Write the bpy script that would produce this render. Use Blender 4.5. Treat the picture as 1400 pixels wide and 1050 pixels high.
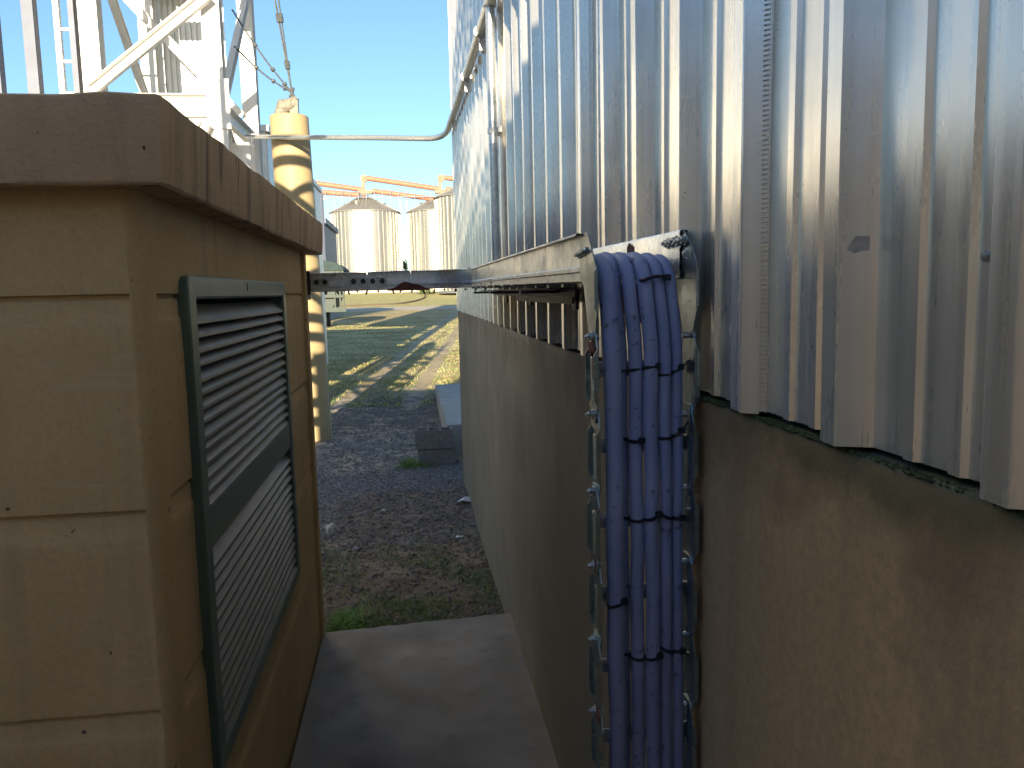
import bpy, bmesh, math, random
from mathutils import Vector, Matrix, noise
random.seed(7)
D = bpy.data
S = bpy.context.scene
R = math.radians
for o in list(D.objects): D.objects.remove(o)

# ------------------------------------------------------------ camera
H = 1.65
RM = Matrix([[0.9917481557, 0.0365309689, -0.1228864609],
             [-0.1262506400, 0.1117190255, -0.9856873922],
             [-0.0222793598, 0.9930681485, 0.1154091848]])
cam = D.cameras.new('camera'); cam.lens = 36*1093/1400; cam.sensor_width = 36
cam.clip_start = 0.02; cam.clip_end = 5000
co = D.objects.new('camera', cam); S.collection.objects.link(co)
co.matrix_world = Matrix.Translation((0, 0, H)) @ RM.to_4x4()
S.camera = co

# ------------------------------------------------------------ sky, sun, exposure
SUN_EL = 12.0
TRAVEL = Vector((0.110, 1.0, -math.tan(R(SUN_EL))*1.004)).normalized()
w = D.worlds.new('World'); S.world = w; w.use_nodes = True
nt = w.node_tree
sky = nt.nodes.new('ShaderNodeTexSky'); sky.sky_type = 'NISHITA'; sky.sun_disc = False
sky.sun_elevation = R(SUN_EL); sky.sun_rotation = R(180+6.3)
sky.air_density = 1.0; sky.dust_density = 0.5; sky.ozone_density = 3.4
nt.links.new(sky.outputs[0], nt.nodes['Background'].inputs[0])
nt.nodes['Background'].inputs[1].default_value = 0.095
sl = D.lights.new('sun', 'SUN'); sl.energy = 5.0; sl.angle = R(0.35); sl.color = (1.0, 0.86, 0.62)
so = D.objects.new('sun', sl); S.collection.objects.link(so)
so.rotation_euler = TRAVEL.to_track_quat('-Z', 'Y').to_euler()
S.view_settings.view_transform = 'Standard'
S.view_settings.look = 'None'
S.view_settings.exposure = 1.45
S.view_settings.gamma = 1.0

# ------------------------------------------------------------ helpers
def tag(o, label=None, cat=None, group=None, kind=None):
    if label: o['label'] = label
    if cat: o['category'] = cat
    if group: o['group'] = group
    if kind: o['kind'] = kind
    return o

def thing(name, label, cat, loc=(0, 0, 0), group=None):
    o = D.objects.new(name, None); S.collection.objects.link(o)
    o.location = loc; o.empty_display_size = .1
    return tag(o, label, cat, group)

def world_loc(o):
    v = Vector((0, 0, 0))
    while o: v += o.location; o = o.parent
    return v

class MB:
    """collects faces given in world coordinates"""
    def __init__(s): s.v = []; s.f = []
    def add(s, vs, fs):
        b = len(s.v); s.v += [Vector(v) for v in vs]; s.f += [[b+i for i in f] for f in fs]; return s
    def box(s, a, b):
        x0, y0, z0 = a; x1, y1, z1 = b
        return s.add([(x0,y0,z0),(x1,y0,z0),(x1,y1,z0),(x0,y1,z0),(x0,y0,z1),(x1,y0,z1),(x1,y1,z1),(x0,y1,z1)],
                     [(0,3,2,1),(4,5,6,7),(0,1,5,4),(1,2,6,5),(2,3,7,6),(3,0,4,7)])
    def bar(s, p, q, wx, wz, up=(0, 0, 1)):
        p, q = Vector(p), Vector(q); d = (q-p).normalized(); u = Vector(up)
        if abs(d.dot(u)) > .98: u = Vector((0, 1, 0))
        a = d.cross(u).normalized(); b = a.cross(d).normalized()
        vs = [c+a*i*wx/2+b*j*wz/2 for c in (p, q) for i, j in ((-1,-1),(1,-1),(1,1),(-1,1))]
        return s.add(vs, [(3,2,1,0),(4,5,6,7),(0,1,5,4),(1,2,6,5),(2,3,7,6),(3,0,4,7)])
    def angle(s, p, q, w1, t=.008, up=(0, 0, 1), flip=1):
        """L-section bar"""
        p, q = Vector(p), Vector(q); d = (q-p).normalized(); u = Vector(up)
        if abs(d.dot(u)) > .98: u = Vector((0, 1, 0))
        a = d.cross(u).normalized()*flip; b = a.cross(d).normalized()*flip
        pr = [(0,0),(w1,0),(w1,t),(t,t),(t,w1),(0,w1)]
        vs = [c+a*i+b*j for c in (p, q) for i, j in pr]
        fs = [(i, (i+1) % 6, 6+(i+1) % 6, 6+i) for i in range(6)]
        fs += [(0,1,2,3), (0,3,4,5), (6,9,8,7), (6,11,10,9)]
        return s.add(vs, fs)
    def tube(s, pts, r, n=10, cap=True, radii=None):
        pts = [Vector(p) for p in pts]; b0 = len(s.v); prev = None
        for i, p in enumerate(pts):
            d = (pts[min(i+1, len(pts)-1)]-pts[max(i-1, 0)]).normalized()
            if prev is None:
                a = d.orthogonal().normalized()
            else:
                a = (prev-d*prev.dot(d)).normalized()
            prev = a; b = d.cross(a); rr = radii[i] if radii else r
            s.v += [p+(a*math.cos(t)+b*math.sin(t))*rr for t in [2*math.pi*k/n for k in range(n)]]
        for i in range(len(pts)-1):
            for k in range(n):
                s.f.append([b0+i*n+k, b0+i*n+(k+1) % n, b0+(i+1)*n+(k+1) % n, b0+(i+1)*n+k])
        if cap:
            s.f.append([b0+k for k in range(n)][::-1]); e = b0+(len(pts)-1)*n; s.f.append([e+k for k in range(n)])
        return s
    def lathe(s, c, prof, n=48):
        """profile of (r, z) about vertical axis at c"""
        b0 = len(s.v); c = Vector(c)
        for r, z in prof:
            s.v += [c+Vector((r*math.cos(2*math.pi*k/n), r*math.sin(2*math.pi*k/n), z)) for k in range(n)]
        for i in range(len(prof)-1):
            for k in range(n):
                s.f.append([b0+i*n+k, b0+i*n+(k+1) % n, b0+(i+1)*n+(k+1) % n, b0+(i+1)*n+k])
        return s
    def prism(s, poly, vec, closed=True):
        """extrude a planar polygon (list of 3d points) along vec"""
        n = len(poly); v = Vector(vec); b = len(s.v)
        s.v += [Vector(p) for p in poly]+[Vector(p)+v for p in poly]
        s.f += [[b+i, b+(i+1) % n, b+n+(i+1) % n, b+n+i] for i in range(n)]
        if closed: s.f += [[b+i for i in range(n)][::-1], [b+n+i for i in range(n)]]
        return s
    def build(s, name, mat, parent=None, loc=None, smooth=None, bevel=0, **kw):
        off = world_loc(parent) if parent else Vector((0, 0, 0))
        L = Vector(loc) if loc else Vector((0, 0, 0))
        me = D.meshes.new(name); me.from_pydata([v-off-L for v in s.v], [], s.f)
        bm = bmesh.new(); bm.from_mesh(me)
        bmesh.ops.recalc_face_normals(bm, faces=bm.faces)
        if bevel:
            bmesh.ops.bevel(bm, geom=[e for e in bm.edges if e.calc_face_angle(0) > .5], offset=bevel, segments=2, affect='EDGES', clamp_overlap=True)
        if smooth is not None:
            for f in bm.faces: f.smooth = True
            for e in bm.edges:
                if e.calc_face_angle(4) > R(smooth): e.smooth = False
        bm.to_mesh(me); bm.free()
        me.materials.append(mat)
        o = D.objects.new(name, me); S.collection.objects.link(o)
        o.location = L
        if parent: o.parent = parent
        tag(o, **kw)
        return o

def copy_tree(o, parent=None):
    c = o.copy(); S.collection.objects.link(c)
    if parent: c.parent = parent
    for ch in [x for x in D.objects if x.parent == o]: copy_tree(ch, c)
    return c

def smoothpath(pts, n=8):
    """Catmull-Rom"""
    P = [Vector(p) for p in pts]; P = [P[0]*2-P[1]]+P+[P[-1]*2-P[-2]]; out = []
    for i in range(1, len(P)-2):
        for k in range(n):
            t = k/n; a, b, c, d = P[i-1:i+3]
            out.append(.5*((2*b)+(c-a)*t+(2*a-5*b+4*c-d)*t*t+(3*b-a-3*c+d)*t**3))
    out.append(P[-2]); return out

# ------------------------------------------------------------ materials
class Mat:
    def __init__(s, name, col=(.5,.5,.5), rough=.7, metal=0, spec=.4):
        s.m = D.materials.new(name); s.m.use_nodes = True; s.t = s.m.node_tree; s.b = s.t.nodes['Principled BSDF']
        s.b.inputs['Base Color'].default_value = (*col, 1); s.b.inputs['Roughness'].default_value = rough
        s.b.inputs['Metallic'].default_value = metal; s.b.inputs['Specular IOR Level'].default_value = spec
        s.tc = None
    def n(s, typ, **kw):
        x = s.t.nodes.new('ShaderNode'+typ)
        for k, v in kw.items(): setattr(x, k, v)
        return x
    def l(s, a, b): s.t.links.new(a, b)
    def coord(s, scale=(1,1,1), loc=(0,0,0)):
        if not s.tc: s.tc = s.n('NewGeometry')
        mp = s.n('Mapping'); mp.inputs['Scale'].default_value = scale; mp.inputs['Location'].default_value = loc
        s.l(s.tc.outputs['Position'], mp.inputs[0]); return mp.outputs[0]
    def noise(s, scale, detail=4, co=None, rough=.55, dist=0):
        x = s.n('TexNoise'); x.inputs['Scale'].default_value = scale; x.inputs['Detail'].default_value = detail
        x.inputs['Roughness'].default_value = rough; x.inputs['Distortion'].default_value = dist
        s.l(co if co else s.coord(), x.inputs['Vector']); return x.outputs['Fac']
    def ramp(s, fac, stops):
        x = s.n('ValToRGB'); e = x.color_ramp.elements
        while len(e) < len(stops): e.new(.5)
        for k, (p, c) in enumerate(stops):
            e[k].position = p; e[k].color = (*c, 1) if hasattr(c, '__len__') else (c, c, c, 1)
        s.l(fac, x.inputs[0]); return x.outputs[0]
    def rng(s, val, a, b, c=0, d=1):
        x = s.n('MapRange'); x.inputs[1].default_value = a; x.inputs[2].default_value = b
        x.inputs[3].default_value = c; x.inputs[4].default_value = d; s.l(val, x.inputs[0]); return x.outputs[0]
    def math(s, op, a, b=None):
        x = s.n('Math', operation=op)
        for i, v in enumerate((a, b)):
            if v is None: continue
            if isinstance(v, (int, float)): x.inputs[i].default_value = v
            else: s.l(v, x.inputs[i])
        return x.outputs[0]
    def mix(s, fac, a, b, blend='MIX'):
        x = s.n('MixRGB', blend_type=blend)
        for i, v in enumerate((fac, a, b)):
            if isinstance(v, (int, float)): x.inputs[i].default_value = v if i == 0 else (v, v, v, 1)
            elif isinstance(v, tuple): x.inputs[i].default_value = (*v, 1)
            else: s.l(v, x.inputs[i])
        return x.outputs[0]
    def xyz(s):
        if not s.tc: s.tc = s.n('NewGeometry')
        x = s.n('SeparateXYZ'); s.l(s.tc.outputs['Position'], x.inputs[0]); return x.outputs
    def color(s, c): s.l(c, s.b.inputs['Base Color']); return s
    def rough(s, c): s.l(c, s.b.inputs['Roughness']); return s
    def bump(s, h, strength=.3, dist=.01):
        x = s.n('Bump'); x.inputs['Strength'].default_value = strength; x.inputs['Distance'].default_value = dist
        s.l(h, x.inputs['Height']); s.l(x.outputs[0], s.b.inputs['Normal']); return s

def m_plain(name, col, rough=.6, metal=0, var=.15, scale=8, bump=0, spec=.4):
    m = Mat(name, col, rough, metal, spec); f = m.noise(scale, 5)
    m.color(m.mix(m.rng(f, .3, .7), tuple(c*(1-var) for c in col), tuple(min(1, c*(1+var)) for c in col)))
    if bump: m.bump(m.noise(scale*12, 4), bump, .004)
    return m.m

def m_paint_concrete():           # beige painted precast concrete of the kiosk
    m = Mat('beige_painted_concrete', rough=.78, spec=.25)
    c = m.mix(m.rng(m.noise(1.6, 6), .35, .65), (.50, .345, .165), (.62, .43, .22))
    streak = m.noise(1, 5, m.coord((14, 14, .8)))
    c = m.mix(m.rng(streak, .52, .78, 0, .45), c, (.25, .20, .135))
    sp = m.noise(38, 2)
    c = m.mix(m.rng(sp, .735, .755), c, (.08, .06, .04))
    sp2 = m.noise(120, 2)
    c = m.mix(m.rng(sp2, .74, .77, 0, .7), c, (.14, .11, .075))
    c = m.mix(m.rng(m.noise(90, 5, rough=.7), .3, .7, 0, .30), c, (.26, .19, .10))
    scr = m.noise(1, 4, m.coord((3, 3, 26)), rough=.7, dist=.6)
    c = m.mix(m.rng(scr, .64, .68, 0, .22), c, (.60, .50, .36))
    m.color(c); m.bump(m.mix(.35, m.noise(160, 4), m.noise(22, 6)), .5, .005); return m.m

def m_fascia():                   # the same paint, streaked with dirt running down
    m = Mat('stained_fascia_concrete', rough=.85, spec=.2)
    c = m.mix(m.rng(m.noise(3, 6), .35, .65), (.44, .30, .175), (.53, .365, .225))
    st = m.noise(1, 4, m.coord((17, 17, .9)), rough=.65)
    gy = m.xyz()
    side = m.rng(gy['Y'], 1.47, 1.9, .15, 1)
    mask = m.math('MULTIPLY', m.rng(st, .50, .62), side)
    c = m.mix(m.math('MULTIPLY', mask, .5), c, (.085, .065, .05))
    c = m.mix(m.math('MULTIPLY', m.rng(m.noise(1, 2, m.coord((34, 34, 1.2))), .6, .66), m.math('MULTIPLY', side, .55)), c, (.06, .045, .035))
    c = m.mix(m.rng(m.noise(42, 2), .74, .76), c, (.06, .05, .04))
    m.color(c); m.bump(m.mix(.4, m.noise(110, 4), m.noise(14, 6)), .7, .007); return m.m

def m_plinth():                   # brownish plastered plinth with drips and moss along the ledge
    m = Mat('weathered_plinth_render', rough=.72, spec=.35)
    X = m.xyz()
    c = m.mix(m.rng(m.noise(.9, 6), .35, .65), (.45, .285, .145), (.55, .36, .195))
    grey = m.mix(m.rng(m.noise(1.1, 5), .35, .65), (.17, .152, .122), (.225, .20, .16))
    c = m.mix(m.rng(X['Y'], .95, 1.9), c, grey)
    st = m.noise(1, 5, m.coord((9, 9, .45)))
    c = m.mix(m.rng(st, .5, .8, 0, .4), c, (.13, .095, .06))
    st2 = m.noise(1, 3, m.coord((40, 40, .8), (3, 5, 1)))
    c = m.mix(m.rng(st2, .62, .72, 0, .12), c, (.34, .30, .24))
    top = m.math('ADD', m.rng(X['Z'], 1.16, 1.49), m.rng(m.noise(7, 5), .3, .7, -.55, .2))
    c = m.mix(m.math('MULTIPLY', m.rng(top, .35, .8), .5), c, (.12, .07, .04))
    near = m.rng(X['Y'], 1.3, .95)
    moss = m.math('MULTIPLY', m.rng(m.math('ADD', m.rng(X['Z'], 1.30, 1.485, -.35, .55), m.noise(5.5, 5)), .72, .92), near)
    c = m.mix(m.math('MULTIPLY', moss, .62), c, (.06, .065, .022))
    c = m.mix(m.rng(m.noise(55, 2), .765, .78, 0, .6), c, (.42, .38, .30))
    c = m.mix(m.rng(X['Z'], 1.467, 1.472), c, m.mix(m.rng(m.noise(14, 4), .4, .6), (.04, .05, .022), (.12, .11, .075)))  # mossy ledge, also darkened for the shadow under the cladding
    m.color(c); m.rough(m.rng(m.noise(3, 4), .3, .7, .55, .85)); c = m.mix(m.rng(m.noise(70, 5, rough=.7), .3, .7, 0, .35), c, (.12, .085, .05)); m.color(c)
    m.bump(m.mix(.4, m.noise(150, 4), m.noise(16, 6)), .35, .005); return m.m

def m_cladding():                 # galvanised profiled sheet
    m = Mat('galvanised_cladding_steel', rough=.35, metal=.72)
    a = m.noise(1, 5, m.coord((60, 60, .7)))
    b = m.noise(4, 5)
    c = m.mix(m.rng(a, .3, .7), (.80, .74, .655), (.94, .885, .80))
    c = m.mix(m.rng(b, .52, .75, 0, .5), c, (.50, .47, .43))
    X = m.xyz()
    d = m.math('ADD', m.rng(X['Z'], 1.48, 1.9, .35, 0), m.rng(m.noise(2.2, 6), .4, .75, 0, .5))
    c = m.mix(m.math('MULTIPLY', d, .5), c, (.36, .33, .29))
    c = m.mix(m.rng(m.noise(70, 2), .755, .775, 0, .8), c, (.12, .10, .09))
    m.color(c)
    m.rough(m.rng(m.mix(.5, a, b), .35, .65, .22, .36))
    m.bump(m.mix(.5, m.noise(1, 2, m.coord((4, 4, .7))), m.noise(2.5, 2)), .10, .012)
    return m.m

def m_galv(name, col=(.70,.71,.70), r0=.22, r1=.42, metal=.75, rust=0):
    m = Mat(name, rough=.3, metal=metal)
    a = m.n('TexVoronoi'); a.inputs['Scale'].default_value = 90; m.l(m.coord(), a.inputs['Vector'])
    sep = m.n('SeparateColor'); m.l(a.outputs['Color'], sep.inputs[0])
    c = m.mix(m.rng(sep.outputs[0], 0, 1), tuple(x*.82 for x in col), tuple(min(1, x*1.1) for x in col))
    b = m.noise(9, 5)
    c = m.mix(m.rng(b, .5, .8, 0, .55), c, tuple(x*.55 for x in col))
    if rust:
        rr = m.noise(11, 5)
        k = m.rng(rr, .66-rust, .70-rust); c = m.mix(k, c, (.14, .045, .025))
        m.l(m.math('SUBTRACT', metal, m.math('MULTIPLY', k, metal)), m.b.inputs['Metallic'])
    m.color(c); m.rough(m.rng(b, .3, .7, r0, r1)); m.bump(m.noise(14, 3), .08, .005); return m.m

def m_cable():
    m = Mat('blue_cable_sheath', rough=.5, spec=.35)
    c = m.mix(m.rng(m.noise(6, 4), .35, .65), (.20, .24, .42), (.30, .335, .52))
    c = m.mix(m.rng(m.noise(1, 4, m.coord((50, 50, 3))), .5, .75, 0, .65), c, (.20, .21, .36))
    c = m.mix(m.rng(m.noise(60, 3), .62, .70, 0, .7), c, (.035, .03, .05))
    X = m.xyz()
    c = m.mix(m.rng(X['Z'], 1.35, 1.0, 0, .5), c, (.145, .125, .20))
    m.color(c); m.rough(m.rng(m.noise(20, 3), .3, .7, .42, .62)); m.bump(m.noise(45, 3), .12, .003); return m.m

def m_ground():
    m = Mat('trodden_soil_and_grass', rough=.95, spec=.15)
    X = m.xyz(); n1 = m.noise(.9, 6); n2 = m.noise(5, 6); n3 = m.noise(38, 4)
    wob = m.math('ADD', X['Y'], m.rng(m.noise(.8, 4), .3, .7, -1.3, 1.3))
    soil = m.mix(m.rng(n2, .35, .65), (.15, .11, .08), (.36, .28, .205))
    grav = m.mix(m.rng(n3, .35, .65), (.05, .05, .055), (.33, .315, .31))
    sand = m.mix(m.rng(n2, .3, .7), (.38, .31, .225), (.56, .47, .35))
    c = m.mix(m.rng(wob, 5.2, 6.8), soil, grav)
    c = m.mix(m.math('MULTIPLY', m.rng(wob, 8.6, 9.6), m.rng(n2, .36, .56)), c, sand)
    c = m.mix(m.math('MULTIPLY', m.rng(wob, 10.6, 12.0), m.rng(m.noise(3, 6), .35, .55)), c, m.mix(.5, grav, (.13, .14, .13)))
    # far turf, yellow where dry
    turf = m.mix(m.rng(m.noise(.5, 6), .38, .62), (.42, .31, .13), (.72, .56, .30))
    turf = m.mix(m.rng(n2, .42, .8, 0, .6), turf, (.20, .155, .06))
    c = m.mix(m.rng(wob, 14.0, 17.0), c, turf)
    # wheel ruts running beside the pillar
    t = m.math('SUBTRACT', X['X'], m.math('MULTIPLY', m.math('SUBTRACT', X['Y'], 15.0), .088))
    t = m.math('ADD', t, m.rng(m.noise(.6, 3), .3, .7, -.22, .22))
    for cx in (-1.15, .08):
        r_ = m.rng(m.math('ABSOLUTE', m.math('SUBTRACT', t, cx)), .34, .08)
        r_ = m.math('MULTIPLY', m.math('MULTIPLY', r_, m.rng(n2, .40, .56)), m.rng(X['Y'], 12, 14))
        c = m.mix(r_, c, sand)
    # patches of turf by the slab
    g = m.math('MULTIPLY', m.rng(m.math('ADD', n2, m.rng(X['Y'], 5.6, 4.2, -.2, .12)), .50, .62), m.rng(X['Y'], 6.2, 5.2))
    c = m.mix(m.math('MULTIPLY', g, .75), c, (.075, .085, .03))
    # gravel service road far out
    yr = m.math('ABSOLUTE', m.math('SUBTRACT', m.math('ADD', X['Y'], m.rng(m.noise(.05, 2), .3, .7, -8, 8)), 104))
    c = m.mix(m.rng(yr, 12, 7), c, (.60, .50, .38))
    c = m.mix(m.rng(X['Y'], 112, 125), c, m.mix(m.rng(n1, .3, .7), (.34, .31, .11), (.56, .50, .24)))
    m.color(c); m.bump(m.mix(.5, n3, m.noise(120, 3)), .9, .035); return m.m

def m_slab():
    m = Mat('trowelled_slab_concrete', rough=.7, spec=.35)
    c = m.mix(m.rng(m.noise(2.2, 7), .35, .65), (.15, .132, .115), (.25, .222, .195))
    c = m.mix(m.rng(m.noise(9, 5), .58, .75, 0, .5), c, (.12, .095, .08))
    X = m.xyz()
    e = m.math('ADD', m.rng(m.math('ABSOLUTE', m.math('ADD', X['X'], .012)), .36, .47), m.rng(m.noise(8, 4), .3, .7, -.4, .3))
    c = m.mix(m.rng(e, .4, 1, 0, .5), c, (.27, .22, .16))
    sc = m.noise(1, 6, m.coord((60, 5, 1)), rough=.7, dist=1.5)
    c = m.mix(m.rng(sc, .70, .74, 0, .45), c, (.36, .34, .31))
    c = m.mix(m.rng(m.noise(75, 2), .72, .75), c, (.36, .33, .29))
    m.color(c); m.rough(m.rng(m.noise(5, 5), .3, .7, .55, .8)); m.bump(m.mix(.5, m.noise(130, 4), m.noise(14, 6)), .5, .006); return m.m

def m_bin():
    m = Mat('corrugated_bin_steel', (.62, .60, .56), .42, .85)
    X = m.xyz()
    wv = m.math('SINE', m.math('MULTIPLY', X['Z'], 14.0))
    c = m.mix(m.rng(m.noise(1, 4, m.coord((1.2, 1.2, .03))), .35, .65), (.40, .385, .35), (.56, .54, .50))
    c = m.mix(m.rng(wv, -1, 1, 0, .25), c, (.4, .38, .35))
    m.color(c); m.bump(wv, .5, .03); return m.m

def m_clad_dull():
    m = Mat('dusty_zinc_crest', rough=.5, metal=.45, spec=.4)
    a = m.noise(1, 5, m.coord((50, 50, .9)))
    c = m.mix(m.rng(a, .3, .7), (.50, .43, .35), (.62, .54, .45))
    c = m.mix(m.rng(m.noise(5, 6), .5, .75, 0, .5), c, (.38, .32, .26))
    c = m.mix(m.rng(m.noise(70, 2), .755, .775, 0, .8), c, (.10, .09, .08))
    m.color(c); m.rough(m.rng(a, .35, .65, .42, .6)); m.bump(m.noise(3, 3), .1, .01); return m.m

M = dict(moss=m_plain('ledge_moss', (.05, .065, .022), .9, 0, .6, 60, .4), clod=m_plain('soil_clod', (.21, .16, .12), .95, 0, .5, 18, .6, .1),fresh=m_plain('fresh_grass', (.15, .28, .05), .55, 0, .3, 9),shedbrown=m_plain('pale_shed_render', (.80, .70, .55), .8, 0, .2, 1),clad_dull=m_clad_dull(),
    beige=m_paint_concrete(), fascia=m_fascia(), plinth=m_plinth(), clad=m_cladding(),
    galv=m_galv('galvanised_tray_steel'), galv_dark=m_galv('tray_steel_dark_reflection', (.31, .36, .37), .20, .38, .88, .0),  # riser steel darkened to teal in place of dark reflections
    pipe=m_galv('galvanised_pipe', (.60, .61, .60), .25, .4), bolt=m_galv('zinc_bolt', (.55, .56, .55), .2, .35),
    rust=m_plain('red_rust', (.15, .045, .03), .85, 0, .35, 30, .5),
    cable=m_cable(), tie=m_plain('black_nylon', (.012, .012, .02), .45, 0, .1),
    dark=m_plain('dark_tarred_steel', (.055, .05, .05), .6, .3, .3, 20),
    frame=m_plain('grey_green_louver_paint', (.105, .145, .12), .38, .25, .12, 12, .05, .6),
    slat=m_plain('weathered_grey_slat', (.17, .16, .145), .5, .3, .12, 14, .05, .5),
    void=m_plain('dark_interior', (.02, .02, .02), .9),
    ground=m_ground(), slab=m_slab(),
    dock=m_plain('pale_dock_concrete', (.38, .36, .33), .85, 0, .15, 4, .4),
    block=m_plain('grey_cinder_block', (.22, .20, .185), .95, 0, .2, 25, .9, .1),
    pillar=m_plain('cream_pillar_paint', (.40, .305, .165), .6, 0, .06, 2.5, .12),
    white=m_plain('white_tower_paint', (.78, .76, .71), .5, 0, .07, 3, .05),
    post=m_plain('shaded_grey_blue', (.10, .11, .15), .5, .2, .1, 5),  # dark blue of the posts' shaded faces put into the colour
    sheet=m_plain('pale_tower_sheet', (.66, .67, .66), .45, .3, .08, 4),
    bin=m_bin(), binroof=m_plain('bin_roof_steel', (.24, .235, .215), .6, .3, .12, .8),
    orange=m_plain('orange_pipe_paint', (.34, .15, .09), .6, 0, .15, 1.5),
    green=m_plain('dark_green_paint', (.006, .024, .015), .5, .0, .2, 3), tarp=m_plain('grey_green_tarp', (.03, .05, .05), .8, 0, .2, 3),
    tyre=m_plain('tyre_rubber', (.02, .02, .02), .8), blueshed=m_plain('blue_grey_sheet', (.12, .16, .22), .6, .2, .15, 2),
    chain=m_plain('weathered_guy_steel', (.12, .13, .13), .5, .6, .3, 30), cap=m_plain('mottled_porcelain', (.22, .20, .16), .6, 0, .45, 40, .2),
    leaf=m_plain('leaf_green', (.055, .085, .025), .6, 0, .35, 6), bark=m_plain('bark', (.12, .09, .06), .9, 0, .3, 10, .5),
    grass=m_plain('green_grass', (.11, .20, .035), .6, 0, .35, 9), dry=m_plain('dry_grass', (.50, .42, .20), .7, 0, .3, 9),
    stone=m_plain('gravel_stone', (.19, .175, .165), .9, 0, .65, 25), palestone=m_plain('pale_stone', (.50, .46, .40), .85, 0, .1, 20, .3),
    litter=m_plain('white_plastic_scrap', (.70, .74, .78), .4, 0, .05), wallpaint=m_plain('pale_yard_wall', (.52, .44, .36), .8, 0, .1, .5),
)

# ------------------------------------------------------------ ground
def gz(x, y):
    base = -.13-.09*min(1, max(0, (y-4)/7))
    if y > 120: base += min(2.3, (y-120)*.033)
    a = noise.noise(Vector((x*1.1, y*1.1, 0)))*.020+noise.noise(Vector((x*4, y*4, 3)))*.012+noise.noise(Vector((x*15, y*15, 7)))*.008
    a += noise.noise(Vector((x*34, y*34, 1)))*.005
    k = 1 if y < 30 else 30/y
    t = x-.088*(y-15)
    rut = 0
    if y > 11:
        for cx in (-1.15, .08): rut -= .035*math.exp(-((t-cx)/.22)**2)
    return base+a*k+rut*min(1, max(0, (y-11)/2))*k

def grid(xs, ys):
    m = MB(); n = len(xs)
    m.v = [Vector((x, y, gz(x, y))) for y in ys for x in xs]
    m.f = [[j*n+i, j*n+i+1, (j+1)*n+i+1, (j+1)*n+i] for j in range(len(ys)-1) for i in range(n-1)]
    return m
def spaced(lims):
    out = []
    for a, b, st in lims:
        k = max(1, round((b-a)/st)); out += [a+(b-a)*i/k for i in range(k)]
    return out+[lims[-1][1]]
xs = spaced([(-1500, -300, 300), (-300, -60, 30), (-60, -12, 4), (-12, -3, .6), (-3, -.6, .06), (-.6, 1.0, .022), (1.0, 3, .1), (3, 15, 1), (15, 60, 5), (60, 300, 30), (300, 1500, 300)])
ys = spaced([(-300, -60, 30), (-60, -10, 5), (-10, 3.4, 1), (3.4, 9, .022), (9, 15, .04), (15, 30, .12), (30, 60, .5), (60, 200, 4), (200, 600, 50), (600, 3000, 600)])
grid(xs, ys).build('ground', M['ground'], smooth=180, kind='structure')
sb = MB()
ns = 26
for i in range(ns):       # far edge slightly ragged
    x0 = -.479+i*(.934/ns); x1 = -.479+(i+1)*(.934/ns)
    def ye(x): return 3.87+(x+.479)*.08+noise.noise(Vector((x*14, 0, 5)))*.012
    sb.add([(x0,-6,-.25),(x1,-6,-.25),(x1,ye(x1),-.25),(x0,ye(x0),-.25),(x0,-6,0),(x1,-6,0),(x1,ye(x1)-.008,0),(x0,ye(x0)-.008,0),(x0,ye(x0),-.012),(x1,ye(x1),-.012)],
           [(4,5,6,7),(7,6,9,8),(8,9,2,3)])
sb.build('path', M['slab'], kind='structure')

# ------------------------------------------------------------ big metal-clad building on the right
BY = 7.7; BH = 9.0
bld = thing('metal_clad_building', 'large building clad in ribbed galvanised steel above a brown rendered plinth, right of the alley', 'building', (.485, 2.0, 0))
pl = MB()
PX = .455
ysl = [-5+i*.05 for i in range(int((BY+5)/.05)+1)]
zsl = [-.4+i*.08 for i in range(int(1.86/.08)+1)]; zsl = [z for z in zsl if z < 1.43]+[1.44, 1.466]
def px_(y, z): return PX+noise.noise(Vector((0, y*1.3, z*1.3)))*.004
nv = len(zsl)
pl.v = [Vector((px_(y, z), y, z)) for y in ysl for z in zsl]
pl.f = [[i*nv+j, i*nv+j+1, (i+1)*nv+j+1, (i+1)*nv+j] for i in range(len(ysl)-1) for j in range(nv-1)]
b0 = len(pl.v)
for y in ysl:
    e = noise.noise(Vector((9, y*9, 1)))*.003+noise.noise(Vector((9, y*41, 1)))*.0025
    pl.v += [Vector((px_(y, 1.455)+.003, y, 1.473+e)), Vector((.62, y, 1.482+e*.3))]
for i in range(len(ysl)-1):
    pl.f += [[i*nv+nv-1, b0+2*i, b0+2*i+2, (i+1)*nv+nv-1], [b0+2*i, b0+2*i+1, b0+2*i+3, b0+2*i+2]]
pl.add([(PX, BY, -.4), (8, BY, -.4), (8, BY, 1.467), (PX, BY, 1.467)], [(0, 1, 2, 3)])
pl.build('plinth', M['plinth'], bld, smooth=50)

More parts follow.
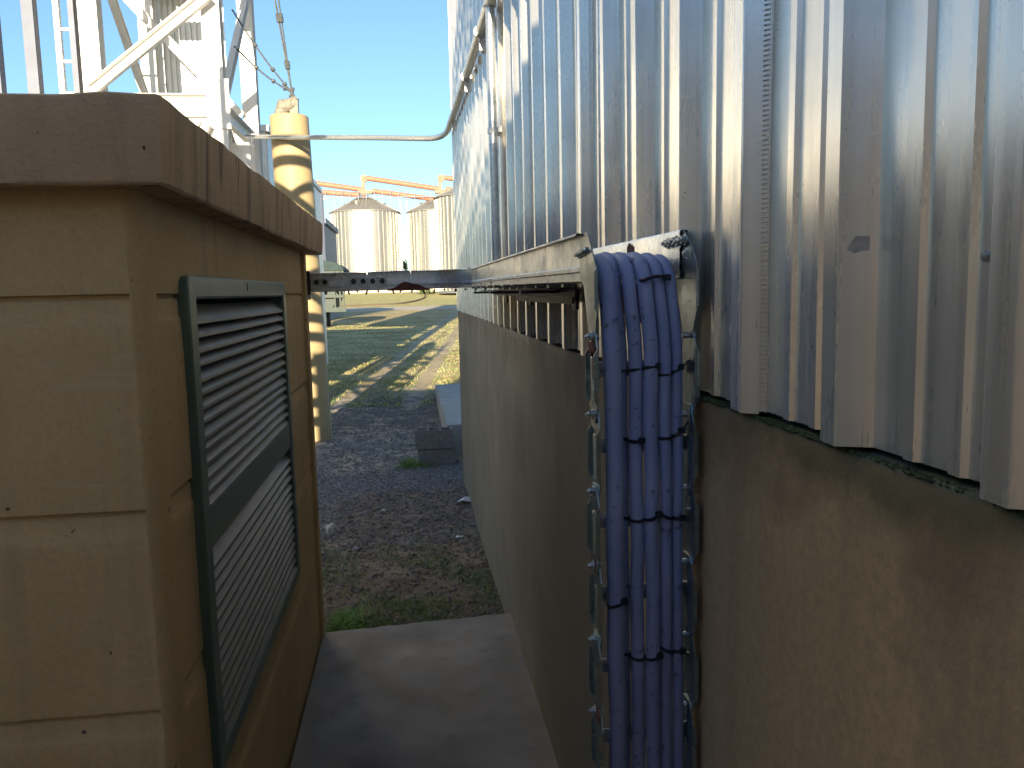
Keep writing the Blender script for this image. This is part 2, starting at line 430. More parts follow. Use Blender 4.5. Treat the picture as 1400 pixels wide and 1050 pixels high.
prof = []          # (y, protrusion)
PER = .2495; E0 = .536; VX = .470; RD = .030
for i in range(-22, 29):
    e = E0+PER*i
    q = random.uniform(-.001, .001)
    prof += [(e-.167, 0), (e-.163, .0055), (e-.148, .0055), (e-.140, 0), (e-.102, 0), (e-.098, .0055), (e-.083, .0055), (e-.075, 0),
             (e-.025, 0), (e-.0015, RD-.0012+q), (e, RD+q), (e+.028, RD+q), (e+.031, RD-.002+q), (e+.055, 0)]
prof = sorted([p for p in prof if p[0] < BY-.03], key=lambda p: p[0])
cl = MB()
zz = [1.478]+[1.5+.25*k for k in range(0, 12)]+[5, 7, BH]
for k, z in enumerate(zz):
    for (y, p) in prof:
        w_ = noise.noise(Vector((y*2.2, z*1.6, 2)))*.0025+noise.noise(Vector((y*7, z*.7, 2)))*.0012
        zb = z
        if k == 0: zb = 1.4815-(.002 if p > .02 else 0)+noise.noise(Vector((y*20, 0, 0)))*.0016
        cl.v.append(Vector((VX-p+w_*(1 if z > 1.5 else .3), y, zb)))
n = len(prof)
cl.f = [[k*n+i, k*n+i+1, (k+1)*n+i+1, (k+1)*n+i] for k in range(len(zz)-1) for i in range(n-1)]
cl.add([(VX-.01, BY-.06, 1.48), (VX-.027, BY-.06, 1.48), (VX-.027, BY, 1.48), (8, BY, 1.48), (VX-.01, BY-.06, BH), (VX-.027, BY-.06, BH), (VX-.027, BY, BH), (8, BY, BH)],
       [(0,1,5,4), (1,2,6,5), (2,3,7,6)])
co_ = cl.build('cladding', M['clad'], bld, smooth=14)
MB().box((.486, -4.99, 1.40), (.56, BY-.07, BH-.01)).build('light_block', M['void'], bld)  # dark backing added behind the sheet to keep sky light out
m = MB(); m.box((7.9, -5, -.4), (8.0, BY-.01, BH-.01)); m.box((.57, -5, 1.5), (7.9, -4.9, BH-.01)); m.box((.5, -5, -.4), (7.9, -4.9, 1.46)); m.build('rear_wall', M['sheet'], bld)
rf = MB(); rf.box((.43, -5.1, BH), (8.1, BY+.06, BH+.12)); rf.build('roof', M['clad'], bld)
# lap seams with a toothed edge on the near flank of some ribs
def flank(e, u, z, off=.0012):
    return Vector((VX-RD*u-.77*off, e-.025+.025*u-.64*off, z))
for i in (-1, 2, 6, 10, 15):
    e = E0+PER*i; m = MB(); zc = 1.49
    while zc < 4.4:
        m.add([flank(e, .26, zc, .0022), flank(e, .06, zc+.001, .0022), flank(e, .06, zc+.0032, .0022), flank(e, .26, zc+.0042, .0022), flank(e, .02, zc, .0002), flank(e, .02, zc+.0042, .0002)], [(0,1,2,3), (0,4,1), (1,4,5,2), (2,5,3)])
        zc += .0062
    m.add([flank(e, .26, 1.478, .002), flank(e, .9, 1.478, .002), flank(e, .97, 1.478, .0), flank(e, .26, 4.4, .002), flank(e, .9, 4.4, .002), flank(e, .97, 4.4, .0)], [(0,1,4,3), (1,2,5,4)])
    m.add([flank(e, .012, 1.48, .0015), flank(e, .045, 1.48, .0015), flank(e, .045, 4.4, .0015), flank(e, .012, 4.4, .0015)], [(0,1,2,3)])
    m.build('lap_seam', M['clad'], bld)
def hexbolt(c, axis, r=.006, h=.006, shank=.0, washer=True, m=None):
    m = m or MB(); c = Vector(c); a = Vector(axis).normalized()
    if washer: m.tube([c, c+a*.0015], r*1.45, 14)
    m.tube([c+a*.0012, c+a*(.0015+h)], r, 6)
    if shank: m.tube([c, c+a*(h+shank)], r*.5, 8)
    return m
wb = MB(); hexbolt((.4690, .606, 1.6695), (-1, 0, 0), .0034, .003, .002, True, wb)
wb.build('cladding_bolt', M['bolt'], bld)
# old sealant smudge, and a dent's dark reflection painted as a patch
def smudge(e, u, z, w_, h_, name='sealant_dent_patch', mat='smudge'):
    m = MB(); pts = []; nn = 22
    for k in range(nn):
        t = 2*math.pi*k/nn; rr = 1+.3*noise.noise(Vector((math.cos(t)*2, math.sin(t)*2, e*9)))
        cx = math.copysign(abs(math.cos(t))**.6, math.cos(t)); sx = math.copysign(abs(math.sin(t))**.6, math.sin(t))
        pts.append(flank(e, u+cx*w_*rr, z+sx*h_/2*rr, .0006))
    m.prism(pts, Vector((-.64, -.77, 0))*.0003); return m.build(name, M[mat], bld)
M['smudge'] = m_plain('sealant_dent_smear', (.40, .33, .26), .7, 0, .35, 60, .3)
smudge(E0+PER, .50, 1.690, .27, .017); smudge(E0, .70, 1.709, .25, .036)

# vertical pipe and the conduit running along the wall
vp = thing('vertical_pipe', 'grey galvanised pipe running up the ribbed wall, with a coupling and a clamp', 'pipe', (.41, 3.75, 1.72))
MB().tube([(.405, 3.75, 1.72), (.405, 3.75, 6.5)], .021, 20).build('pipe_run', M['pipe'], vp, smooth=40)
m = MB(); m.tube([(.405,3.75,2.93),(.405,3.75,3.07)], .0265, 20); m.tube([(.405,3.75,2.925),(.405,3.75,2.94)], .030, 20); m.tube([(.405,3.75,3.06),(.405,3.75,3.075)], .030, 20)
m.build('coupling', M['pipe'], vp, smooth=40)
for zc in (2.38, 4.1):
    m = MB(); m.tube([(.405,3.75,zc-.012),(.405,3.75,zc+.012)], .0245, 20); m.box((.425,3.75-.055,zc-.013),(.4405,3.75-.02,zc+.013)); m.box((.425,3.75+.02,zc-.013),(.4405,3.75+.055,zc+.013))
    m.build('clamp', M['sheet'], vp)
cd = thing('overhead_conduit', 'thin silver conduit crossing the sky from the white tower to the clad wall', 'conduit', (.43, 7.6, 3.0))
path = [(-1.98, 10.75, 3.665), (-1.2, 9.9, 3.50), (-.3, 8.9, 3.31), (.10, 8.42, 3.215), (.30, 8.05, 3.15), (.385, 7.62, 3.115), (.40, 7.0, 3.09), (.405, 5.6, 3.03), (.405, 4.1, 2.96), (.405, 2.9, 2.91), (.405, 1.0, 2.84)]
MB().tube(smoothpath(path, 8), .027, 14).build('conduit_run', M['pipe'], cd, smooth=40)
for y, z in ((6.9, 3.086), (5.3, 3.015), (4.25, 2.967), (2.5, 2.895)):
    m = MB(); m.tube([(.404,y-.02,z),(.404,y+.02,z)], .031, 14); m.box((.40,y-.012,z-.09),(.44,y+.012,z+.06)); m.build('strap', M['pipe'], cd)

# ------------------------------------------------------------ beige concrete kiosk on the left
SX = -.48; FY = 1.53; EY = 3.87; HX = -1.75; HT = 1.848
ki = thing('concrete_kiosk', 'beige painted precast concrete substation kiosk with stained flat roof, filling the left side', 'kiosk', (SX, FY, 0))
zs = []
def face_profile(z0, z1, joints):
    """(z, depth) list up a wall face with a shallow groove + soft band at each joint"""
    out = [(z0, 0)]
    for j in sorted(joints):
        out += [(j-.052, 0), (j-.046, .0015), (j-.040, .004), (j-.006, .0045), (j-.003, .011), (j+.003, .011), (j+.006, 0)]
    return out+[(z1, 0)]
JN = [.46, .861, 1.254, 1.655]
fr = MB(); pr = face_profile(-.05, HT+.01, JN)
def strip(mb, p0, p1, pr, nrm, seg):
    p0, p1, nrm = Vector(p0), Vector(p1), Vector(nrm); k = len(pr); b = len(mb.v)
    for i in range(seg+1):
        p = p0.lerp(p1, i/seg)
        for z, d in pr:
            mb.v.append(Vector((p.x, p.y, z))-nrm*(d+noise.noise(Vector((p.x*3, p.y*3, z*3)))*.0035+noise.noise(Vector((p.x*24, p.y*24, z*24)))*.0006))
    mb.f += [[b+i*k+j, b+i*k+j+1, b+(i+1)*k+j+1, b+(i+1)*k+j] for i in range(seg) for j in range(k-1)]
def dense(pr, st=.03):
    out = []
    for (a, da), (b, db) in zip(pr, pr[1:]):
        n_ = max(1, int((b-a)/st))
        out += [(a+(b-a)*i/n_, da+(db-da)*i/n_) for i in range(n_)]
    return out+[pr[-1]]
pr = dense(pr)
strip(fr, (HX, FY, 0), (SX-.022, FY, 0), pr, (0, -1, 0), 40)
fr.add([(HX,FY,-.05),(HX,EY,-.05),(HX,EY,HT),(HX,FY,HT)], [(0,1,2,3)])
fr.add([(SX,EY,-.05),(HX,EY,-.05),(HX,EY,HT),(SX,EY,HT)], [(0,1,2,3)])
fr.build('front_wall', M['beige'], ki, smooth=35)
# side wall: corner post, panels around the louver opening
LY0, LY1, LZ0, LZ1 = 1.80, 3.16, .55, 1.70
sw = MB()
def seg_pr(z0, z1): return dense([p for p in ([(z0, next((d for z, d in reversed(pr) if z <= z0), 0))]+[q for q in pr if z0 < q[0] < z1]+[(z1, 0)])])
strip(sw, (SX-.010, FY+.085, 0), (SX-.010, LY0+.03, 0), pr, (1, 0, 0), 8)
strip(sw, (SX-.010, LY1-.03, 0), (SX-.010, EY-.07, 0), pr, (1, 0, 0), 14)
strip(sw, (SX-.010, LY0+.03, 0), (SX-.010, LY1-.03, 0), seg_pr(-.05, LZ0+.03), (1, 0, 0), 20)
strip(sw, (SX-.010, LY0+.03, 0), (SX-.010, LY1-.03, 0), seg_pr(LZ1-.03, HT), (1, 0, 0), 20)
sw.build('side_wall', M['beige'], ki, smooth=35)
cp = MB(); zst = [-.05+i*.03 for i in range(64)]; zst = [z for z in zst if z < HT]+[HT]
k = 0; b = len(cp.v); rowlen = 6
for z in zst:
    j = noise.noise(Vector((0, 3, z*14)))*.0035+noise.noise(Vector((0, 3, z*45)))*.0018
    cp.v += [Vector(v) for v in ((SX-.026+j, FY+.006, z), (SX-.022+j, FY-.004, z), (SX-.016, FY-.002, z), (SX, FY+.026, z), (SX, FY+.080+j, z), (SX-.012, FY+.088+j, z))]
cp.f += [[i*rowlen+c, i*rowlen+c+1, (i+1)*rowlen+c+1, (i+1)*rowlen+c] for i in range(len(zst)-1) for c in range(rowlen-1)]
cp.build('corner_post', M['beige'], ki, smooth=50)
cp = MB(); cp.box((SX-.06, EY-.072, -.06), (SX+.004, EY+.012, HT-.002)); cp.build('corner_post', M['beige'], ki, bevel=.006)
# roof slab with a thick flared fascia
rf = MB(); OV = .066
def fas(t, side):  # wobble
    return noise.noise(Vector((t*2.4, side, 0)))*.006+noise.noise(Vector((t*11, side, 4)))*.0028
loop = []          # perimeter path (front from left to corner, side to the far end, back)
pts = []
N1, N2 = 50, 90
for i in range(N1): pts.append((HX-.05+(SX+OV-HX+.05)*i/N1, FY-OV, 0, -1))
for i in range(N2): pts.append((SX+OV, FY-OV+(EY+.14-FY+OV)*i/N2, 1, 0))
for i in range(21): pts.append((SX+OV-(SX+OV-HX+.05)*i/20, EY+.14, 0, 1))
prf = [(-.075, HT), (-.006, HT-.003), (-.001, HT+.001), (.0, HT+.006), (.005, HT+.085), (.008, HT+.138), (.006, HT+.145), (-.002, HT+.149), (-.4, HT+.150)]
kk = len(prf)
for i, (x, y, nx, ny) in enumerate(pts):
    t = x+y*1.0
    cx = nx; cy = ny
    if i == N1: cx, cy = 1, -1
    if i == N1+N2: cx, cy = 1, 1
    for j, (d, z) in enumerate(prf):
        e = fas(t, 1) if j >= 5 else fas(t, 7)*.7
        dz = (noise.noise(Vector((t*3, 2, 0)))*.007+noise.noise(Vector((t*13, 2, 0)))*.004) if j >= 5 else noise.noise(Vector((t*8, 6, 0)))*.0025
        dd = d+(e if j > 1 else 0)*.6
        rf.v.append(Vector((x+cx*dd, y+cy*dd, z+dz)))
rf.f += [[i*kk+j, i*kk+j+1, (i+1)*kk+j+1, (i+1)*kk+j] for i in range(len(pts)-1) for j in range(kk-1)]
b = len(rf.v)
rf.add([(HX-.05, FY+.30, HT+.1495), (SX-.30, FY+.30, HT+.1495), (SX-.30, EY-.2, HT+.1495), (HX-.05, EY-.2, HT+.1495)], [(0,1,2,3)])
rf.add([(HX-.05, FY-.05, HT-.002), (SX+.05, FY-.05, HT-.002), (SX+.05, EY+.10, HT-.002), (HX-.05, EY+.10, HT-.002)], [(0,3,2,1)])
rf.build('roof', M['fascia'], ki, smooth=40)
# louver
lv = D.objects.new('louver', None)
fm = MB(); FW = .062; XO = SX+.010
def rring(y0, y1, z0, z1, r, n_=5):
    out = []
    for cy, cz, a0 in ((y1-r, z1-r, 0), (y0+r, z1-r, 90), (y0+r, z0+r, 180), (y1-r, z0+r, 270)):
        for i in range(n_+1):
            a = R(a0+90*i/n_); out.append((cy+r*math.cos(a), cz+r*math.sin(a)))
    return out
rings = [(SX-.02, rring(LY0, LY1, LZ0, LZ1, .03)), (XO-.004, rring(LY0, LY1, LZ0, LZ1, .03)), (XO, rring(LY0+.004, LY1-.004, LZ0+.004, LZ1-.004, .027)),
         (XO, rring(LY0+FW-.006, LY1-FW+.006, LZ0+.046, LZ1-.046, .004)), (XO-.006, rring(LY0+FW, LY1-FW, LZ0+.052, LZ1-.052, .003)), (XO-.05, rring(LY0+FW, LY1-FW, LZ0+.052, LZ1-.052, .003))]
nr = len(rings[0][1])
for x, rg in rings: fm.v += [Vector((x, y, z)) for y, z in rg]
for a in range(len(rings)-1): fm.f += [[a*nr+i, a*nr+(i+1) % nr, (a+1)*nr+(i+1) % nr, (a+1)*nr+i] for i in range(nr)]
lf = fm.build('louver', M['frame'], ki, smooth=40)
MB().box((XO-.045, LY0+FW+.001, 1.075), (XO-.003, LY1-FW-.001, 1.170)).build('middle_rail', M['frame'], lf, bevel=.002)
for (z0, z1, nm) in ((1.172, 1.648, 1), (.604, 1.073, 2)):
    n_ = 14
    for i in range(n_):
        z = z1-.012-(z1-z0-.014)*i/n_; h = .043; t = .0018
        dz_ = random.uniform(-.0028, .0028)
        s = MB(); pf = [(XO-.046, z+.002), (XO-.014, z-h*.62), (XO-.005, z-h*.80), (XO-.004, z-h*.97), (XO-.006, z-h*.97), (XO-.0075, z-h*.80), (XO-.016, z-h*.60), (XO-.048, z)]
        poly = [Vector((x, LY0+FW+.002, zz_+dz_)) for x, zz_ in pf]
        # slight sag in the middle
        k8 = len(poly); segs = 10; L = LY1-LY0-2*FW-.004
        for g in range(segs+1):
            u = g/segs; sag = -.0016*math.sin(math.pi*u)*random.uniform(.5, 1)
            s.v += [p+Vector((0, L*u, sag)) for p in poly]
        s.f += [[g*k8+a, g*k8+(a+1) % k8, (g+1)*k8+(a+1) % k8, (g+1)*k8+a] for g in range(segs) for a in range(k8)]
        s.build('slat', M['slat'], lf, smooth=30)
MB().box((SX-.09, LY0+.03, LZ0+.03), (SX-.075, LY1-.03, LZ1-.03)).build('louver_backing', M['void'], lf)
# tiny latch slot mark on the frame's top
MB().box((XO, 2.43, 1.668), (XO+.0012, 2.436, 1.690)).build('latch', M['void'], lf)

# ------------------------------------------------------------ cable tray
XL, XR, TY, DY = .287, .4365, 1.200, .060
ct = thing('cable_tray', 'galvanised steel cable tray rising beside the wall and turning across the alley to the kiosk', 'cable tray', (.355, 1.24, 0))
RZ0, RZ1 = 1.662, 1.742
def rail(path, side, z0=RZ0, z1=RZ1):
    """side=+1: outward is to the left of travel"""
    h = z1-z0; P = [Vector(p) for p in path]
    pf = [(.010, 1.0), (.012, .985), (.012, .95), (.0, .965), (-.001, .60), (.0, .34), (.004, .30), (.004, .22), (.0, .19), (.0, .02), (-.014, .0), (-.016, .02), (-.002, .035),
          (-.002, .95), (.0, 1.0)]
    m = MB(); k_ = len(pf)
    for i, p in enumerate(P):
        d0 = (P[i]-P[i-1]).normalized() if i else (P[1]-P[0]).normalized()
        d1 = (P[i+1]-P[i]).normalized() if i < len(P)-1 else d0
        n0 = Vector((-d0.y, d0.x, 0)); n1 = Vector((-d1.y, d1.x, 0)); nn = (n0+n1).normalized(); sc = 1/max(.4, nn.dot(n0))
        zo = p.z
        m.v += [Vector((p.x, p.y, 0))+nn*side*sc*o+Vector((0, 0, z0+zo+h*v)) for o, v in pf]
    m.f += [[i*k_+a, i*k_+(a+1) % k_, (i+1)*k_+(a+1) % k_, (i+1)*k_+a] for i in range(len(P)-1) for a in range(k_)]
    return m
def arc(c, r, a0, a1, z0, z1, n_=7): return [(c[0]+r*math.cos(R(a0+(a1-a0)*i/n_)), c[1]+r*math.sin(R(a0+(a1-a0)*i/n_)), z0+(z1-z0)*i/n_) for i in range(n_+1)]
# left (near) rail: along the wall, bending left across the alley
rail([(XL, 1.315, 0), (XL-.002, 2.2, .005), (XL-.004, 3.68, .012)], 1).build('side_rail', M['galv'], ct, smooth=35)
rail([(XL-.004, 3.684, .012)]+arc((.06, 3.68), .22, 0, 90, .012, .010)[1:]+[(.01, 3.9, .010)], 1, RZ0, RZ1+.006).build('bend_rail', M['galv'], ct, smooth=35)
rail([(.008, 3.9, .010), (-.1965, 3.9, .006)], 1, RZ0+.002, RZ1+.008).build('cross_rail', M['galv'], ct, smooth=35)
rail([(-.1995, 3.9, .006), (-.478, 3.9, .004)], 1, RZ0+.002, RZ1+.008).build('cross_rail', M['galv'], ct, smooth=35)
# right rail along the wall and the far side rail of the crossing
rail([(XR, 1.262, 0), (XR, 2.2, .005), (XR, 3.85, .012)], -1).build('side_rail', M['galv'], ct, smooth=35)
rail([(XR, 3.85, .012)]+arc((.20, 3.85), .224, 0, 90, .012, .010)[1:]+[(-.478, 4.074, .004)], -1).build('cross_rail', M['galv'], ct, smooth=35)
# splice plates
def splice(x0, x1, y, z, parent):
    m = MB(); pts = []
    m.add([(x0, y, z-.017), (x1, y, z-.017), (x1, y, z+.017), (x0, y, z+.017), (x0, y-.003, z-.017), (x1, y-.003, z-.017), (x1, y-.003, z+.017), (x0, y-.003, z+.017)],
          [(0,3,2,1),(4,5,6,7),(0,1,5,4),(1,2,6,5),(2,3,7,6),(3,0,4,7)])
    sp = m.build('splice_plate', M['bolt'], parent, bevel=.0012)
    nb = 4 if x1-x0 > .1 else 2
    for i in range(nb):
        hexbolt((x0+(i+.5)*(x1-x0)/nb, y-.003, z), (0, -1, 0), .0085, .007, .004).build('bolt', M['dark'], sp)
splice(-.285, -.105, 3.897, 1.712, ct); splice(-.455, -.375, 3.897, 1.712, ct)
m = MB(); m.box((-.505, 3.875, 1.655), (-.462, 3.893, 1.765)); m.box((-.49, 3.88, 1.63), (-.475, 3.99, 1.655)); m.build('end_bracket', M['dark'], ct, bevel=.002)
# rust-red flap hanging on the crossing
m = MB(); pts = []
for i in range(25):
    u = i/24; x = -.105+.20*u
    hh = .034*math.exp(-((u-.42)/.20)**2)+.018*math.exp(-((u-.72)/.16)**2)+.002
    pts.append((x, 3.8955-.006*math.sin(u*3.1), 1.670+hh))
m.prism([(-.105, 3.892, 1.664)]+pts+[(.095, 3.892, 1.664)], (0, -.004, 0)); m.build('rust_flap', M['rust'], ct)
for i in range(16):
    x = -.40+i*.052+random.uniform(-.01, .01); MB().bar((x, 3.905, 1.668), (x+random.uniform(-.01,.01), 3.905, 1.668-random.uniform(.008, .022)), .012, .008).build('clip', M['dark'], ct)
# rungs under the cables
for y in [1.5+.25*i for i in range(10)]:
    MB().box((XL+.002, y, RZ0+.004), (XR-.002, y+.04, RZ0+.010)).build('rung', M['galv'], ct)
for x in [-.40+.2*i for i in range(4)]:
    MB().box((x, 3.902, RZ0+.008), (x+.03, 4.072, RZ0+.014)).build('rung', M['galv'], ct)
# dark supporting brackets under the tray
m = MB(); m.box((.395, 1.9, RZ0-.030), (.400, 3.78, RZ0-.006)); m.box((.397, 1.95, RZ0-.048), (.402, 3.0, RZ0-.031)); m.box((.33, 1.9, RZ0-.010), (.394, 3.78, RZ0-.006)); m.build('support_angle', M['dark'], ct)
for y in (2.1, 2.9, 3.65):
    m = MB(); m.box((XL+.004, y, RZ0-.020), (.45, y+.035, RZ0-.011)); m.box((.436, y-.01, RZ0-.065), (.444, y+.045, RZ0-.021)); m.build('wall_bracket', M['dark'], ct)
m = MB(); m.box((.40, 1.42, RZ0-.075), (.436, 1.45, RZ0-.004)); m.box((.405, 1.45, RZ0-.06), (.43, 1.56, RZ0-.004)); m.build('hanger', M['rust'], ct)
# hinged riser links
def link_plate(xc, zt, zb, side, name='riser_link', y0=TY, d=DY, wide=1.0):
    """plate in the y-z plane with clipped corners and an outward lip on the near and far edges"""
    m = MB(); t = .0022; h = zt-zb; c = .020
    def X(o): return xc+side*o
    ym = y0+d*.5
    poly = [(y0+.016, zt+.012), (ym+.016, zt+.012), (y0+d, zt-c), (y0+d, zb+c), (ym+.016, zb-.012), (y0+.018, zb-.012), (y0, zb+c*.7), (y0, zt-c*.9)]
    m.prism([(X(0), y, z) for y, z in poly], (side*t, 0, 0))
    for yy, s_ in ((y0-.0012, -1), (y0+d-.002, 1)):
        lip = [(X(t), zt-c*1.0), (X(t+.0055*wide), zt-c*1.45), (X(t+.0055*wide), zb+c*1.3), (X(t), zb+c*.85)]
        m.prism([(x, yy, z) for x, z in lip], (0, .002, 0))
    # thin second leaf behind
    # narrow raised rib down the middle of the plate
    m.prism([(X(t), ym-.006, zt-.03), (X(t+.003), ym-.003, zt-.034), (X(t+.003), ym+.003, zt-.034), (X(t), ym+.006, zt-.03)], (0, 0, -(h-.055)))
    lk = m.build(name, M['galv_dark'], ct, smooth=20)
    return lk
pitch = .125; z0 = 1.577
JZ = [z0-pitch*i for i in range(13)]
for side, xc in ((-1, XL), (1, XR)):
    off = 0 if side < 0 else -.004
    # upper knuckle plate joining riser and horizontal rail
    m = MB(); t = .0022*side
    poly = [(TY+.022, JZ[0]-.016), (TY+DY-.01, JZ[0]-.016), (TY+DY+.03, 1.655), (TY+.12, 1.668), (TY+.118, 1.724), (TY+.075, 1.742), (TY+.055, 1.735), (TY, 1.678), (TY, JZ[0]+.035)]
    if side > 0: poly = [(TY+.022, JZ[0]-.016), (TY+DY-.01, JZ[0]-.016), (TY+DY+.03, 1.655), (TY+.12, 1.668), (TY+.118, 1.738), (TY+.058, 1.742), (TY+.022, 1.716), (TY-.004, 1.686), (TY-.004, JZ[0]+.035)]
    m.prism([(xc+side*.0022, y, z) for y, z in poly], (t, 0, 0))
    m.prism([(xc+side*.004, TY, 1.684), (xc+side*.008, TY, 1.676), (xc+side*.008, TY, JZ[0]+.045), (xc+side*.004, TY, JZ[0]+.036)], (0, .002, 0))
    m.build('knuckle_plate', M['galv_dark'], ct)
    for i in range(12):
        zt, zb = JZ[i], JZ[i+1]
        link_plate(xc+(0 if i % 2 else .0025)*side, zt, zb, side)
        bc = Vector((xc+side*.005, TY+.036, zt+off+random.uniform(-.002, .002)))
        m = hexbolt(bc, (side, 0, 0), .0058, .005, .006)
        m.tube([bc-Vector((side*.012, 0, 0)), bc], .005, 10)
        m.build('bolt', M['bolt'], ct)
        if i in (6, 7) or (side > 0 and i == 8):
            hexbolt(bc-Vector((0, 0, .040)), (side, 0, 0), .0055, .005, .005).build('bolt', M['bolt'], ct)
# clusters of bolts at the knuckle
for i in range(5):
    hexbolt((XL-.001, 1.268+.0135*i, 1.711-.001*i), (-1, 0, 0), .0062, .005, .007).build('bolt', M['bolt'], ct)
for i in range(5):
    y = 1.235+.021*i; hexbolt((XR-.002, y, 1.722+random.uniform(-.004,.004)), (-1, 0, 0), .0065, .006, .006).build('bolt', M['bolt'], ct)
hexbolt((XR-.002, 1.222, 1.703), (-1, 0, 0), .006, .005, .004).build('bolt', M['bolt'], ct)
# riser rungs, visible through the gaps of the cables
for i in range(0, 12):
    zc = JZ[i]-.055
    MB().box((XL+.002, TY+DY-.010, zc-.012), (XR-.001, TY+DY-.006, zc+.012)).build('rung', M['galv'], ct)
# rusty scabs
def scab(c, w_, h_, nrm, seed):
    m = MB(); pts = []
    for k in range(14):
        a = 2*math.pi*k/14; rr = 1+.5*noise.noise(Vector((math.cos(a)*1.5, math.sin(a)*1.5, seed)))
        u, v = math.cos(a)*w_*rr, math.sin(a)*h_*rr
        pts.append(Vector(c)+(Vector((0, u, v)) if nrm == 'x' else Vector((u, 0, v))))
    m.prism(pts, (-.0008, 0, 0) if nrm == 'x' else (0, -.0008, 0)); m.build('rust_patch', M['rust'], ct)
scab((XL-.0055, 1.235, 1.558), .022, .017, 'x', 1); scab((XL-.0055, 1.228, 1.53), .012, .022, 'x', 2)
scab((XR-.0035, 1.55, 1.722), .022, .017, 'x', 3); scab((XL-.0045, 1.22, .955), .012, .02, 'x', 4); scab((XL-.0045, 1.228, 1.205), .008, .010, 'x', 6)

# ------------------------------------------------------------ cables
#  x at foot, radius, y, top x, height at which it folds over, label
CB = [(.3165, .0145, 1.226, .305, 1.690, 'thickest blue hose-like cable, leftmost in the riser, catching the light'),
      (.3370, .0095, 1.254, .325, 1.700, 'dark blue cable tucked half behind the thick leftmost one'),
      (.3555, .0113, 1.238, .344, 1.697, 'blue cable third from the left in the riser'),
      (.3795, .0118, 1.230, .367, 1.696, 'broad blue cable right of the middle gap in the riser'),
      (.4035, .0102, 1.234, .390, 1.696, 'slim blue cable next to the rightmost one'),
      (.4240, .0096, 1.238, .411, 1.694, 'rightmost slim blue cable against the right links')]
for ci, (x, r, y, xt, zt, lab) in enumerate(CB):
    rnd = random.Random(ci*3+1); P = [(x+rnd.uniform(-.002,.002), y, -.1)]
    for z in (.3, .6, .8, .95, 1.05, 1.15, 1.25, 1.35, 1.45):
        k = max(0, (z-1.15)/.45)**1.5
        P.append((x+(xt-x)*k*.5+rnd.uniform(-.0016, .0016), y+rnd.uniform(-.002, .002), z))
    bow = .004 if ci else .002
    P += [(x+(xt-x)*.62+bow, y-.004, 1.55), (x+(xt-x)*.8, y+.000, 1.63), (xt+.001, y+.014, zt-.022), (xt, y+.048, zt), (xt+.002, y+.10, zt+.002), (xt+.002, y+.2, 1.700),
          (xt+.002, 1.8, 1.690), (xt, 2.6, 1.690), (xt, 3.4, 1.692)]
    rr = .36-(xt-.36)*0  # bend across the alley
    R0 = xt-.04+.03
    P += [(xt-.02, 3.72, 1.692), (xt-.09, 3.89, 1.692), (xt-.2, 3.96+(xt-.35)*.8, 1.692), (-.1, 3.985+(xt-.35)*.9, 1.690), (-.62, 3.985+(xt-.35)*.9, 1.688)]
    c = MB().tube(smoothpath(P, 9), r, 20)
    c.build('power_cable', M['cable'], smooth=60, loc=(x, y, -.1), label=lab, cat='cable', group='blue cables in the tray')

def tie(name_label, z, idx, tilt=0, tail=0, sag=.004):
    """black tie looped round cables idx[0]..idx[1]"""
    a, b = CB[idx[0]], CB[idx[1]]; fr_, bk = [], []
    def cx(c): 
        k = max(0, (z-1.15)/.45)**1.5; return c[0]+(c[3]-c[0])*k*.5
    for ci in range(idx[0], idx[1]+1):
        c = CB[ci]
        for a_ in (150, 115, 90, 65, 30):
            fr_.append(Vector((cx(c)+(c[1]+.0015)*math.cos(R(a_)), c[2]-(c[1]+.0015)*math.sin(R(a_)), 0)))
    for ci in range(idx[1], idx[0]-1, -1):
        c = CB[ci]
        for a_ in (-30, -90, -150): bk.append(Vector((cx(c)+(c[1]+.0018)*math.cos(R(a_)), c[2]-(c[1]+.0018)*math.sin(R(a_)), 0)))
    pts = fr_+bk+[fr_[0]]
    x0, x1 = cx(a)-a[1], cx(b)+b[1]
    out = []
    for p in pts:
        u = (p.x-x0)/(x1-x0); out.append(Vector((p.x, p.y, z+tilt*(u-.5)-sag*math.sin(math.pi*max(0, min(1, u))))))
    t = thing('cable_tie', name_label, 'cable tie', (x1, b[2], z), 'black ties round the blue cables')
    MB().tube(out, .0029, 6).build('strap', M['tie'], t)
    e = fr_[-1]; e = Vector((e.x-.004, e.y-.004, z+tilt*.5))
    MB().box(e-Vector((.006, .004, .005)), e+Vector((.006, .004, .005))).build('tie_head', M['tie'], t, bevel=.001)
    if tail:
        MB().tube([e, e+Vector((.006, -.004, tail*.4)), e+Vector((.014, -.002, tail))], .0018, 5).build('tail', M['tie'], t)
tie('uppermost black tie in the riser, round the second to fourth cables', 1.522, (1, 3), .012, 0, -.001)
tie('uppermost black tie at the right, round the two rightmost cables', 1.518, (4, 5), .012, .01)
tie('second black tie from the top, round the left-hand pair of inner cables', 1.410, (1, 2), -.006, 0)
tie('second black tie from the top at the right, with its long tail pointing up', 1.415, (4, 5), .012, .022)
tie('third black tie from the top, sagging round three inner cables', 1.283, (1, 3), .008, 0, .008)
tie('third black tie from the top at the right, with a low tilt', 1.280, (4, 5), -.008, 0)
tie('black tie round only the thick leftmost cable', 1.142, (0, 0), .010, 0, 0)
tie('lowest visible black tie, sagging round three inner cables', 1.046, (1, 3), .002, 0, .007)
tie('lowest visible black tie at the right, knotted with a thick head', 1.052, (4, 5), -.008, -.01)
tie('black tie over the fold of the cables at the top of the riser', 1.664, (3, 4), .004, 0, -.004)

